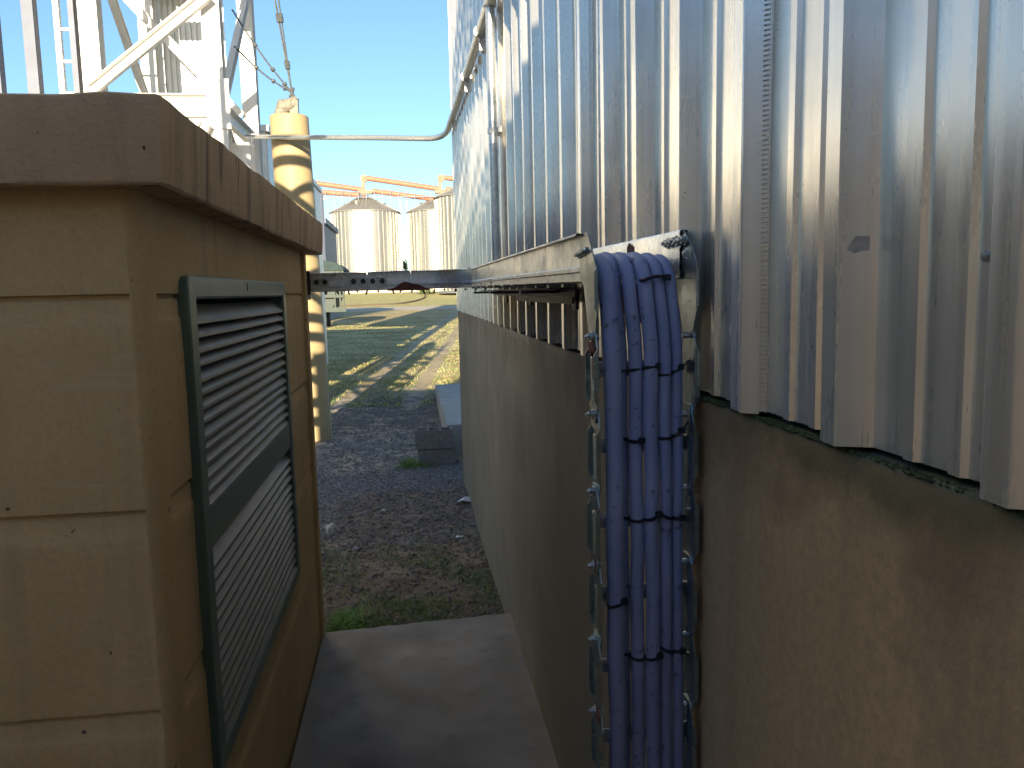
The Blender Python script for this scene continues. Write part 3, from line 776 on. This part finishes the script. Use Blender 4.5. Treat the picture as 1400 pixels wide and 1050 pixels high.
# ------------------------------------------------------------ pillar with guy ropes
pc = Vector((-1.30, 10.5, -.25)); pt = Vector((-1.405, 10.5, 3.85))
plr = thing('concrete_pillar', 'round cream painted pillar behind the kiosk, crossed by lattice shadows', 'pillar', pc)
m = MB(); ptsP = [pc.lerp(pt, i/12) for i in range(13)]
ptsP += [pt+Vector((0, 0, .012))]
m.tube(ptsP, .235, 40, True, [.236]*12+[.235, .224]); m.build('shaft', M['pillar'], plr, smooth=40)
m = MB(); m.tube([pt+Vector((-.13, 0, .02)), pt+Vector((-.06, 0, .13)), pt+Vector((.06, 0, .17)), pt+Vector((.10, 0, .24))], .1, 14, True, [.055, .10, .075, .04])
m.box(pt+Vector((.02, -.05, .01)), pt+Vector((.12, .05, .20)))
m.build('cap_fitting', M['cap'], plr, smooth=40)
m = MB(); a = pt+Vector((.05, 0, .2)); m.tube([a, a+Vector((0, 0, .1)), a+Vector((.01, 0, .16))], .03, 8, True, [.035, .022, .03]); m.tube([a+Vector((-.04, 0, .06)), a+Vector((.04, 0, .06))], .012, 8)
m.build('shackle', M['chain'], plr)
apex = pt+Vector((.05, 0, .30))
ends = [(Vector((-1.62, 9.85, 6.8)), 'steel guy rope with turnbuckles rising steeply from the cream pillar, left strand of the pair'),
        (Vector((-1.52, 9.85, 6.8)), 'steel guy rope with turnbuckles rising steeply from the cream pillar, right strand of the pair'),
        (Vector((-2.03, 10.6, 5.15)), 'upper of the two slanting guy ropes from pillar to tower'),
        (Vector((-2.03, 10.6, 4.72)), 'lower of the two slanting guy ropes from pillar to tower')]
for e, lab in ends:
    g = thing('guy_rope', lab, 'rope', apex, 'guy ropes from the pillar')
    n_ = 10; P = [apex.lerp(e, i/n_)+Vector((0, 0, -.05*math.sin(math.pi*i/n_))) for i in range(n_+1)]
    MB().tube(P, .011, 6).build('strand', M['chain'], g)
    for i in (1, 3, 6):
        a = P[i]; b_ = a+(P[i+1]-a)*.45 if i+1 <= n_ else a
        mm = MB(); mm.tube([a, a.lerp(b_, .15), a.lerp(b_, .85), b_], .02, 8, True, [.008, .026, .026, .008]); mm.build('turnbuckle', M['chain'], g)

# ------------------------------------------------------------ white lattice tower
TX0, TX1, TY0, TY1 = -3.40, -2.10, 9.7, 11.8
tw = thing('lattice_tower', 'white painted steel elevator tower with diagonal braces, glaring in the sun behind the kiosk', 'tower', (TX0, TY0, -.25))
def col(x, y, wd): 
    m = MB(); m.box((x-wd/2, y-.004, -.3), (x+wd/2, y+.006, 7.6)); m.box((x-.005, y+.0065, -.3), (x+.005, y+wd*.8, 7.6)); m.box((x-wd/2, y+wd*.8+.001, -.3), (x+wd/2, y+wd*.8+.012, 7.6)); m.build('column', M['white'], tw)
for x in (TX0, TX1):
    for y in (TY0, TY1): col(x, y, .20)
def beam(p, q, wd=.16, name='beam'):
    m = MB(); m.bar(p, q, .012, wd, (0, 0, 1)); p, q = Vector(p), Vector(q)
    d = (q-p).normalized(); s_ = d.cross(Vector((0,0,1))).normalized()
    u = s_.cross(d).normalized()
    for e in (-1, 1): m.bar(p+u*e*(wd/2+.0065)+s_*.03, q+u*e*(wd/2+.0065)+s_*.03, .075, .012, (0,0,1))
    return m.build(name, M['white'], tw)
for z in (1.2, 3.80, 5.85):
    for y in (TY0-.02, TY1-.02): beam((TX0+.1, y, z), (TX1-.1, y, z), .22)
    for x in (TX0, TX1): beam((x, TY0+.2, z), (x, TY1-.05, z), .18)
beam((TX0+.02, TY0-.08, 3.95), (TX1+.02, TY0-.08, 4.98), .10, 'brace')
beam((TX0-.3, TY1-.09, 5.75), (TX1-.1, TY1-.09, 4.12), .09, 'brace')
beam((TX0+.1, TY0-.08, 1.3), (TX1-.1, TY0-.08, 3.6), .10, 'brace')
beam((TX1+.03, TY0+.15, 3.9), (TX1+.03, TY1-.1, 5.7), .09, 'brace')
beam((TX0+.03, TY0+.15, 5.6), (TX0+.03, TY1-.1, 4.0), .09, 'brace')
beam((TX1+.04, TY0+.1, 3.6), (TX1+.04, TY1, 2.6), .10, 'brace')
m = MB()
for i in range(9): m.bar((TX0-.42, TY0+.3, 2.6+.35*i), (TX0-.06, TY0+.3, 2.6+.35*i), .03, .03)
m.box((TX0-.46, TY0+.27, 1.5), (TX0-.40, TY0+.33, 7.6)); m.box((TX0-.09, TY0+.275, 1.5), (TX0-.05, TY0+.325, 7.6)); m.build('ladder', M['white'], tw)
# gusset plates and cladding strips seen through the frame
m = MB(); m.box((TX1-.75, TY0-.012, 2.9), (TX1+.12, TY0+.0, 3.68)); m.box((TX1-.22, TY0-.03, 3.55), (TX1+.16, TY0-.018, 4.1)); m.build('gusset_plate', M['white'], tw)
m = MB(); m.box((TX1+.10, TY0+.25, 2.55), (TX1+.30, TY0+.55, 3.45)); m.build('junction_box', M['white'], tw, bevel=.01)
m = MB()
for i in range(12):
    x = TX0+.10+i*.075; m.box((x, TY1+.25, .3), (x+.045, TY1+.27, 7.6))
m.box((TX0+.05, TY1+.275, .3), (TX0+.95, TY1+.28, 7.6)); m.build('side_sheet', M['sheet'], tw)
m = MB(); m.box((TX0-3.2, TY0, 7.6), (TX1+.02, TY1+3, 22.5)); m.build('upper_casing', M['sheet'], tw)
m = MB()
for i in range(5): m.box((TX0-3.2+i*.95, TY0-.05, 9+2*i), (TX0-2.5+i*.95, TY0-.004, 10.2+2*i))
m.build('casing_window', M['post'], tw)
for i, (x, lab) in enumerate(((-4.03, 'dark grey-blue upright post rising above the kiosk roof, the thicker middle one'), (-3.58, 'dark grey-blue upright post standing nearest the white tower'), (-4.40, 'dark grey-blue upright post at the left edge of view'))):
    t = thing('steel_post', lab, 'post', (x, 9.72, -.3), 'dark posts beside the tower'); wd = (.12, .06, .08)[i]
    m = MB(); m.box((x-wd/2, 9.72, -.3), (x+wd/2, 9.73, 9.0)); m.box((x-wd/2, 9.735, -.3), (x-wd/2+.012, 9.84, 9.0)); m.box((x+wd/2-.012, 9.735, -.3), (x+wd/2, 9.84, 9.0)); m.build('channel', M['post'], t)
    MB().box((x-.15, 9.6, -.3), (x+.15, 9.95, -.26+.06)).build('base_plate', M['post'], t)

# corrugated hall behind the tower
h = thing('corrugated_hall', 'pale corrugated steel hall behind the white tower', 'hall', (-6, 16, -.25))
m = MB(); n_ = 150; b = 0
for i in range(n_+1):
    x = -12+i*(9.75/n_); p = .05 if i % 4 in (1, 2) else 0
    m.v += [Vector((x, 14-p, -.3)), Vector((x, 14-p, 4.35))]
m.f = [[2*i, 2*i+2, 2*i+3, 2*i+1] for i in range(n_)]
m.add([(-2.25,14,-.3),(-2.25,22,-.3),(-2.25,22,4.35),(-2.25,14,4.35)], [(0,1,2,3)]); m.build('wall', M['sheet'], h)
MB().box((-12.1, 13.9, 4.35), (-2.2, 22.1, 4.45)).build('roof', M['sheet'], h)
MB().box((-9, 13.93, -.3), (-6, 13.945, 3)).build('door', M['blueshed'], h)

# ------------------------------------------------------------ shed that shades the alley, plus a store added for reflections
sh = thing('metal_shed', 'tall sheet metal shed behind the camera that shades the alley', 'shed', (0, -5, -.2))
EDGE = -2.69
m = MB(); m.box((EDGE, -7.5, -.3), (9, -3, 3.70)); m.build('wall', M['shedbrown'], sh)
m = MB(); m.box((EDGE-.02, -7.6, 3.702), (9.1, -2.95, 3.76)); m.build('roof', M['blueshed'], sh)
m = MB(); m.box((-1.5, -2.999, -.3), (1.5, -2.95, 2.4)); m.build('door', M['blueshed'], sh)
lo = thing('reflected_store', 'unseen low pale store added left of the photographer to reflect in the ribs', 'store', (-5.5, -2, -.2))  # made-up pale walls for the near rib faces to reflect
MB().box((-9, -5, -.3), (-3.25, .2, 3.15)).build('wall', M['shedbrown'], lo)
MB().box((-9.1, -5.1, 3.152), (-3.2, .3, 3.22)).build('roof', M['blueshed'], lo)
MB().box((-3.249, -2.4, -.1), (-3.20, -1.4, 2.1)).build('door', M['blueshed'], lo)
# lattice mast whose shadow crosses the pillar
ms = thing('lattice_mast', 'steel lattice mast standing left of the kiosk', 'mast', (-2.05, 2.6, -.2))
MY = 2.6; mxc = -1.36-.110*(10.5-MY); up = math.tan(R(SUN_EL))*1.004*(10.5-MY)
for s_ in (-1, 1): MB().bar((mxc+s_*.56, MY, -.3), (mxc+s_*.56, MY, 5.75), .07, .07, (0, 1, 0)).build('chord', M['post'], ms)
for k in range(-2, 5):
    zb = 2.62+up-1.08*(k-1)
    if zb < 0 or zb > 5.2: continue
    th = .16 if k == 0 else .115
    for dz in (0.62, .86):
        MB().bar((mxc-.56, MY+.05, zb+dz), (mxc+.56, MY+.05, zb+dz), .03, th*1.1, (0, 0, 1)).build('rung', M['post'], ms)
    for e in (-1, 1):
        MB().bar((mxc-.56*e, MY+.02*e, zb-.20), (mxc+.56*e, MY+.02*e, zb+.60), .02, .10, (0, 0, 1)).build('brace', M['post'], ms)

def tree(name, base, hgt, rad, n_leaf, leaf, lab, group=None, trunk_h=.45, seed=1):
    rnd = random.Random(seed); t = thing(name, lab, 'tree', base, group); b_ = Vector(base)
    m = MB(); m.tube([b_, b_+Vector((.1, 0, hgt*trunk_h*.6)), b_+Vector((0, .1, hgt*trunk_h)), b_+Vector((0, 0, hgt*.85))], .2, 9, True, [hgt*.03, hgt*.022, hgt*.016, .02])
    cl_ = []
    for i in range(16):
        a = rnd.uniform(0, 6.28); zz_ = rnd.uniform(trunk_h, .95)*hgt; rr = rad*rnd.uniform(.35, .95)*math.sin(math.pi*min(1, max(.15, (zz_/hgt-trunk_h*.7)/(1.15-trunk_h*.7))))
        c = b_+Vector((math.cos(a)*rr, math.sin(a)*rr, zz_)); cl_.append((c, rad*rnd.uniform(.22, .45)))
        s0 = b_+Vector((0, 0, max(hgt*trunk_h*.7, zz_*.75))); m.tube([s0, s0.lerp(c, .6)+Vector((0, 0, -.1)), c], .05, 5, True, [hgt*.010, hgt*.006, .01])
    m.build('trunk', M['bark'], t, smooth=60)
    m = MB()
    for i in range(n_leaf):
        c, r_ = rnd.choice(cl_); d = Vector((rnd.gauss(0, 1), rnd.gauss(0, 1), rnd.gauss(0, .8))).normalized()*r_*rnd.uniform(.2, 1)**.5
        p = c+d; u = Vector((rnd.gauss(0,1), rnd.gauss(0,1), rnd.gauss(0,1))).normalized(); v = u.orthogonal().normalized(); s_ = leaf*rnd.uniform(.6, 1.3)
        m.add([p-u*s_, p+v*s_*.45, p+u*s_, p-v*s_*.45], [(0,1,2,3)])
    m.build('crown', M['leaf'], t)
tree('broadleaf_tree', (-.35, -9.4, -.2), 8.2, 1.75, 4600, .10, 'unseen leafy tree added behind the shed roof so its gaps dapple the wall', seed=4)  # out-of-view caster, added to break up the sun on the wall

# ------------------------------------------------------------ loading dock and cinder blocks
dk = MB()
dk.add([(.36, 8.9, -.4), (6, 8.9, -.4), (6, 14.6, -.4), (.40, 14.6, -.4), (.36, 8.9, .17), (6, 8.9, .17), (6, 14.6, -.02), (.40, 14.6, -.02)],
       [(4,5,6,7),(0,1,5,4),(1,2,6,5),(2,3,7,6),(3,0,4,7)])
dk.build('loading_dock', M['dock'], bevel=.012, loc=(.4, 9, -.2), label='low pale concrete dock beyond the corner of the clad building', cat='dock')
def cinder(c, rot, lab):
    t = MB(); L, W, Hh = .40, .19, .20; wl = .028; c = Vector(c)
    def q(x, y, z): 
        ca, sa = math.cos(R(rot)), math.sin(R(rot)); return c+Vector((x*ca-y*sa, x*sa+y*ca, z))
    xs_ = [-L/2, -L/2+wl, -L/6-wl/2, -L/6+wl/2, L/6-wl/2, L/6+wl/2, L/2-wl, L/2]; ys_ = [-W/2, -W/2+wl, W/2-wl, W/2]
    solid = lambda i, j: not (j == 1 and i in (1, 3, 5))
    for zt_, zb_ in ((Hh, 0),):
        for i in range(7):
            for j in range(3):
                P = lambda a, b_, z: q(xs_[a], ys_[b_], z)
                if solid(i, j):
                    for z in (zb_, zt_): t.add([P(i,j,z), P(i+1,j,z), P(i+1,j+1,z), P(i,j+1,z)], [(0,1,2,3)])
                    for (di, dj, e) in ((-1,0,((i,j),(i,j+1))), (1,0,((i+1,j),(i+1,j+1))), (0,-1,((i,j),(i+1,j))), (0,1,((i,j+1),(i+1,j+1)))):
                        a, b_ = i+di, j+dj
                        if a < 0 or a > 6 or b_ < 0 or b_ > 2 or not solid(a, b_):
                            t.add([P(*e[0], zb_), P(*e[1], zb_), P(*e[1], zt_), P(*e[0], zt_)], [(0,1,2,3)])
    bm = bmesh.new()
    return t.build('cinder_block', M['block'], loc=c, label=lab, cat='block', group='cinder blocks by the wall corner')
gb = gz(.22, 8.55)
cinder((.225, 8.55, gb-.03), 5, 'lower grey cinder block, sitting on the soil by the wall corner')
cinder((.205, 8.56, gb+.180), -3.0, 'upper grey cinder block with its hollows showing on top')

# small things lying on the ground
def rock(name, c, r, mat, lab, seed, sq=(1, 1, .7)):
    bm = bmesh.new(); bmesh.ops.create_icosphere(bm, subdivisions=2, radius=1)
    m = MB(); m.v = [Vector((v.co.x*sq[0], v.co.y*sq[1], v.co.z*sq[2]))*r*(1+.35*noise.noise(v.co*1.4+Vector((seed, 0, 0))))+Vector(c) for v in bm.verts]; m.f = [[v.index for v in f.verts] for f in bm.faces]
    bm.free(); return m.build(name, M[mat], loc=c, label=lab, cat='stone')
rock('pale_stone', (-.66, 6.05, gz(-.66, 6.05)+.03), .055, 'palestone', 'whitish broken stone beside the base of the kiosk', 3, (.8, 1, 1))
rock('small_stone', (-.28, 6.6, gz(-.28, 6.6)+.01), .022, 'palestone', 'small pale pebble out in the dark gravel', 5)
rock('small_stone', (-.44, 5.6, gz(-.44, 5.6)+.012), .03, 'stone', 'dull rounded stone in the brown soil near the kiosk', 8)
m = MB(); c = Vector((.405, 6.7, gz(.405, 6.7)+.015))
m.add([c+Vector(v) for v in ((-.07,-.03,.01), (-.02,-.055,.03), (.06,-.04,.005), (.05,.05,.03), (-.03,.06,.0), (0,0,.045))], [(0,1,5),(1,2,5),(2,3,5),(3,4,5),(4,0,5)])
m.build('plastic_scrap', M['litter'], loc=c, label='crumpled white plastic scrap at the foot of the plinth', cat='litter')
m = MB(); c = Vector((.30, 5.75, gz(.3, 5.75)+.012)); m.add([c+Vector(v) for v in ((-.03,-.015,0), (.03,-.01,.01), (.035,.015,.004), (-.025,.012,.012))], [(0,1,2,3)])
m.build('paper_scrap', M['litter'], loc=c, label='tiny pale paper scrap on the brown soil', cat='litter')

# moss and grit on the ledge under the cladding
rnm = random.Random(31); m = MB()
for i in range(2600):
    y = rnm.uniform(.42, 1.22); dn_ = noise.noise(Vector((y*9, 4, 2)))+.35*noise.noise(Vector((y*30, 4, 2)))
    if dn_ < rnm.uniform(-.25, .3): continue
    x = rnm.uniform(.4545, .464); z = 1.4735+(x-.455)*.06; r = rnm.uniform(.0009, .0028)*(1+max(0, dn_)*1.2)
    vs = [(x+vx*r*rnm.uniform(.6, 1.3), y+vy*r*rnm.uniform(.6, 1.5), z+vz*r*rnm.uniform(.6, 1.3)) for vx, vy, vz in ((1,0,0),(-1,0,0),(0,1,0),(0,-1,0),(0,0,1),(0,0,-1))]
    m.add(vs, [(0,2,4),(2,1,4),(1,3,4),(3,0,4),(2,0,5),(1,2,5),(3,1,5),(0,3,5)])
m.build('moss', M['moss'], kind='stuff', label='dark moss and grit along the ledge under the cladding', cat='moss')
# clods of soil
m = MB()
for i in range(900):
    y = 3.98+rnm.random()*3.2; x = rnm.uniform(-.7, .45); r = rnm.uniform(.008, .026); z = gz(x, y)+r*.15; o_ = rnm.uniform(0, 99)
    vs = []
    for a in range(6):
        t = a*math.pi/3; q = 1+.5*noise.noise(Vector((math.cos(t), math.sin(t), o_))); vs.append((x+r*q*math.cos(t), y+r*q*math.sin(t), z-r*.2))
    vs += [(x+r*.5*math.cos(a*2.1+o_), y+r*.5*math.sin(a*2.1+o_), z+r*rnm.uniform(.25, .6)) for a in range(3)]
    m.add(vs, [(0,1,6),(1,2,7),(2,3,7),(3,4,8),(4,5,8),(5,0,6),(6,1,7),(7,3,8),(8,5,6),(6,7,8)])
m.build('soil_clods', M['clod'], kind='stuff', label='brown clods of soil scattered over the alley floor', cat='soil')
# gravel
rnd = random.Random(5); m = MB()
OCT = [(1,0,0),(-1,0,0),(0,1,0),(0,-1,0),(0,0,1),(0,0,-1)]; OF = [(0,2,4),(2,1,4),(1,3,4),(3,0,4),(2,0,5),(1,2,5),(3,1,5),(0,3,5)]
for i in range(15000):
    y = 3.95+rnd.random()**1.35*9.5; x = rnd.uniform(-.75-.06*(y-4), .47)
    dens = 1 if y > 5.4 else .45
    if rnd.random() > dens: continue
    r = rnd.choice((.004, .006, .006, .009, .013))*rnd.uniform(.7, 1.4)*(1+(y-5)*.03); z = gz(x, y)+r*.2; a = rnd.uniform(0, 6.28); ca, sa = math.cos(a), math.sin(a)
    vs = []
    for (vx, vy, vz) in OCT:
        k = rnd.uniform(.7, 1.3)*r; X_, Y_, Z_ = vx*k*1.2, vy*k, vz*k*.7; vs.append((x+X_*ca-Y_*sa, y+X_*sa+Y_*ca, z+Z_))
    m.add(vs, OF)
m.build('gravel', M['stone'], kind='stuff', label='loose grey gravel and clods over the ground of the alley', cat='gravel')
# grass
def blades(name, mat, spots, lab):
    m = MB()
    for (x, y, h_, w_) in spots:
        z = gz(x, y)-.003; a = rnd.uniform(0, 6.28); d = Vector((math.cos(a), math.sin(a), 0)); s_ = d.orthogonal().normalized()*w_; ln = rnd.uniform(.3, 1.0)*h_
        p = Vector((x, y, z)); m.add([p-s_, p+s_, p+d*ln*.35+Vector((0,0,h_*.6))+s_*.7, p+d*ln*.35+Vector((0,0,h_*.6))-s_*.7, p+d*ln+Vector((0,0,h_*.85))], [(0,1,2,3),(3,2,4)])
    m.build(name, M[mat], kind='stuff', label=lab, cat='grass')
sp = []
for i in range(520):
    x, y = rnd.gauss(-.41, .045)+.03*rnd.choice((-1, 0, 2)), rnd.gauss(4.22, .09)
    if x > -.49 and y > 3.92: sp.append((x, y, rnd.uniform(.04, .12), .0026))
blades('grass_tuft', 'fresh', sp, 'bright green tuft of grass at the kiosk corner by the slab')
sp = []
for i in range(16000):
    x, y = rnd.uniform(-.7, .45), 3.95+rnd.random()**1.5*2.3
    q = noise.noise(Vector((x*2.8, y*2.2, 11)))+.25-(y-4)*.16
    if q > rnd.uniform(-.05, .35) and y > 3.93+(x+.48)*.08: sp.append((x, y, rnd.uniform(.012, .040), .0019))
blades('short_grass', 'grass', sp[:9000], 'short thin green grass on the brown soil by the slab')
sp = []
for i in range(2600):
    x = rnd.uniform(-.479, .453); y = 3.88+(x+.479)*.08+abs(rnd.gauss(0, .045)); sp.append((x, y, rnd.uniform(.008, .03), .0013))
for i in range(1800): sp.append((rnd.uniform(-.7, .45), 3.95+rnd.random()*2.5, rnd.uniform(.005, .02), .0013))
blades('dry_grass', 'dry', sp, 'straw coloured dry grass along the edge of the slab')
sp = [(rnd.gauss(-.06, .05), rnd.gauss(8.42, .06), rnd.uniform(.03, .14), .003) for i in range(260)]+[(rnd.gauss(.0, .1), rnd.gauss(8.4, .05), rnd.uniform(.03, .08), .003) for i in range(200)]
blades('weed_clump', 'grass', sp, 'green weeds growing beside the cinder blocks')
sp = []
for i in range(22000):
    y = 13.5+rnd.random()**1.6*40; x = rnd.uniform(-.16*y, .075*y+.3)
    t_ = x-.088*(y-15)
    if min(abs(t_+1.15), abs(t_-.08)) < .15: continue
    if x > .35 and y < 14.6: continue
    sp.append((x, y, rnd.uniform(.02, .07), .005+y*.00015))
blades('far_grass', 'dry', sp[:9000], 'sunlit dry yellow grass blades beyond the alley'); blades('far_grass', 'grass', sp[9000:], 'green grass blades growing among the dry turf beyond the alley')

# ------------------------------------------------------------ grain bins and pipework far away
def bin_(cx, cy, r, ez, az, lab):
    t = thing('grain_bin', lab, 'grain bin', (cx, cy, 2.0), 'round steel grain bins')
    m = MB(); n_ = 96; m.lathe((cx, cy, 0), [(r, 1.5), (r, ez)], n_); m.build('shell', M['bin'], t, smooth=40)
    m = MB(); m.lathe((cx, cy, 0), [(r+.35, ez-.15), (r+.3, ez+.05), (r*.55, ez+(az-ez)*.46), (1.1, az-.4), (1.0, az), (.05, az+.1)], n_); m.build('roof', M['binroof'], t, smooth=40)
    m = MB()
    for i in range(44):
        a = 2*math.pi*i/44; d = Vector((math.cos(a), math.sin(a), 0)); m.bar(Vector((cx, cy, 2))+d*(r+.08), Vector((cx, cy, ez))+d*(r+.08), .14, .16, d)
    m.build('stiffener', M['bin'], t)
    m = MB()
    for i in range(36):
        a = 2*math.pi*i/36; d = Vector((math.cos(a), math.sin(a), 0)); m.bar(Vector((cx, cy, ez+.12))+d*(r+.1), Vector((cx, cy, az-.3))+d*1.2, .08, .14)
    m.build('roof_rib', M['binroof'], t)
    m = MB(); a = R(-10); d = Vector((math.cos(a), math.sin(a), 0)); s_ = Vector((-d.y, d.x, 0)); c0 = Vector((cx, cy, 0))+d*(r+.5)
    for e in (-.35, .35): m.bar(c0+s_*e+Vector((0,0,2)), c0+s_*e+Vector((0,0,ez+.8)), .08, .08, d)
    for i in range(40): m.bar(c0-s_*.35+Vector((0,0,2+i*.5)), c0+s_*.35+Vector((0,0,2+i*.5)), .05, .05)
    m.build('ladder', M['post'], t)
    m = MB()
    for a in (20, 160, 250): 
        d = Vector((math.cos(R(a)), math.sin(R(a)), 0))*r*.6; m.tube([Vector((cx, cy, ez+(az-ez)*.35))+d, Vector((cx, cy, ez+(az-ez)*.35+1.0))+d], .45, 10)
    m.build('roof_vent', M['binroof'], t)
    return t
bin_(-10.0, 200, 8.2, 21.2, 25.4, 'corrugated steel grain bin standing alone left of centre, full cone roof in view')
bin_(8.4, 200, 8.2, 21.2, 25.4, 'corrugated steel grain bin in the middle, partly covered by a nearer bin')
bin_(14.1, 165, 8.2, 20.6, 24.6, 'nearest grain bin, half hidden behind the clad wall')
bin_(28, 205, 8.2, 21.2, 25.4, 'farther grain bin hidden at the right')
gp = thing('grain_pipework', 'orange grain conveyor pipes running over the bin roofs', 'conveyor', (-10, 200, 25))
def chute(p, q, r=.62):
    m = MB(); m.tube([p, q], r, 10); m.build('conveyor_pipe', M['orange'], gp, smooth=60)
chute((-40, 199, 31.0), (-10.2, 199, 26.6)); chute((-40, 198, 27.6), (-11, 198, 25.3)); chute((-9.6, 199, 29.4), (8.6, 199, 26.6)); chute((-8, 198, 26.2), (6.5, 198, 24.2)); chute((9.4, 199, 29.4), (28, 199, 26.6)); chute((9.5, 197, 26.4), (24, 197, 24.2))
for x in (-10, 8.4):
    m = MB(); m.box((x-.45, 198.4, 25.2), (x+.25, 199.6, 29.2)); m.tube([(x+.2, 198.5, 29.2), (x+.2, 199.5, 29.2)], .85, 14); m.box((x-1.4, 198.2, 25.6), (x+2.2, 199.8, 26.4)); m.build('distributor_head', M['orange'], gp)
m = MB()
for i in range(34):
    x = -34+i*1.9; m.bar((x, 196.5, 22.5+.6*(i % 3)), (x, 196.5, 26.2-.5*(i % 2)), .14, .14, (0,1,0))
for z in (24.6,): m.bar((-34, 196.5, z), (30, 196.5, z), .16, .16)
m.build('catwalk_rail', M['post'], gp)
for x in (-27, -19.9, .1, -1.4): 
    MB().bar((x, 200, 1.8), (x, 200, 24.6), .2, .2, (0,1,0)).build('support_leg', M['sheet'], gp)

yw = MB(); yw.box((-60, 186, 1.5), (60, 186.4, 4.0)); 
for i in range(30): yw.box((-60+i*4.1, 185.8, 1.5), (-59.6+i*4.1, 185.99, 4.1))
yw.build('yard_wall', M['wallpaint'], loc=(0, 186, 1.5), label='low pale yard wall in front of the grain bins', cat='wall')
bn = thing('white_trough', 'small white trough standing on the far turf', 'trough', (-.2, 175, 1.9))
m = MB(); m.box((-2, 174.5, 2.5), (1.8, 175.4, 3.2)); m.build('basin', M['white'], bn, bevel=.05)
for x in (-1.7, 1.4): MB().box((x, 174.6, 1.4), (x+.25, 175.2, 2.498)).build('leg', M['post'], bn)
tree('bare_shrub', (3.4, 168, 1.3), 3.2, 2.4, 700, .22, 'brown shrub on the far turf below the tray', trunk_h=.2, seed=21)
for i, (x, y, h_, lab) in enumerate(((-.6, 215, 9, 'small green tree in the gap between the two grain bins'), (-20, 220, 8, 'green tree left of the lone grain bin'), (-30, 260, 10, 'distant green tree far left'))):
    tree('broadleaf_tree', (x, y, 1.6), h_, h_*.35, 900, .4, lab, seed=30+i, trunk_h=.25)
hp = thing('garden_hose', 'brown hose curving across the far turf', 'hose', (0, 150, 1))
MB().tube(smoothpath([(-13, 122, gz(-13,122)+.1), (-7, 124, gz(-7,124)+.1), (-1, 128, gz(-1,128)+.12), (2.4, 145, gz(2.4,145)+.12), (3.2, 166, gz(3.2,166)+.15)], 10), .16, 6).build('hose_run', M['bark'], hp)
D.objects['garden_hose']['label'] = 'brown hose curving across the far turf to the shrub'

# ------------------------------------------------------------ green hopper trailer and blue-grey shed
tr = thing('grain_trailer', 'dark green hopper trailer with rounded tarp top, half behind the cream pillar', 'trailer', (-4.9, 48, -.3))
m = MB(); x0, x1 = -6.6, -3.95
prf_ = [(-3.95, 3.0), (-3.75, 3.0), (-3.75, 2.85), (-3.85, 2.1), (-4.35, .95), (-5.6, .9), (-6.6, 2.1), (-6.7, 3.0)]
m.prism([(x, 46.5, z) for x, z in prf_], (0, 4.5, 0)); m.build('hopper', M['green'], tr)
m = MB(); m.prism([(-5.2+1.55*math.cos(R(a)), 46.45, 3.02+.62*math.sin(R(a))) for a in range(0, 181, 15)], (0, 4.6, 0)); m.build('tarp', M['tarp'], tr)
m = MB()
for x in (-4.25, -3.95, -3.75): m.box((x, 46.3, .75), (x+.09, 46.45, 3.0))
m.box((-6.6, 46.25, .7), (-3.6, 46.44, .95)); m.box((-5, 46.2, 1.5), (-3.7, 46.28, 1.65)); m.build('chassis', M['green'], tr)
for y in (47.2, 49.6):
    for x in (-5.0, -6.5):
        m = MB(); m.tube([(x-.17, y, .28), (x+.17, y, .28)], .52, 20); wt = m.build('wheel', M['tyre'], tr, smooth=40); MB().tube([(x+.171, y, .28), (x+.185, y, .28)], .26, 16).build('rim', M['green'], wt)
bs = thing('blue_shed', 'tall blue-grey sheet shed far behind the pillar', 'shed', (-7, 62, 0))
m = MB(); m.box((-14, 60, -.3), (-6.0, 70, 6.8)); m.prism([(-14.2, 59.8, 6.81), (-5.8, 59.8, 6.81), (-5.8, 59.8, 7.2), (-10, 59.8, 9.2), (-14.2, 59.8, 7.2)], (0, 10.4, 0)); m.build('wall', M['blueshed'], bs)
m = MB()
for i in range(16): m.box((-13.9+i*.5, 59.93, 0), (-13.8+i*.5, 59.995, 6.7))
m.build('rib', M['blueshed'], bs)
pole = thing('thin_pole', 'thin dark pole beside the blue-grey shed', 'pole', (-5.9, 57, 0))
MB().tube([(-5.72, 57, -.3), (-5.72, 57, 8.6)], .10, 8).build('shaft', M['post'], pole)
MB().bar((-5.72-.3, 57, 8.2), (-5.72+.3, 57, 8.2), .1, .1).build('crossarm', M['post'], pole)
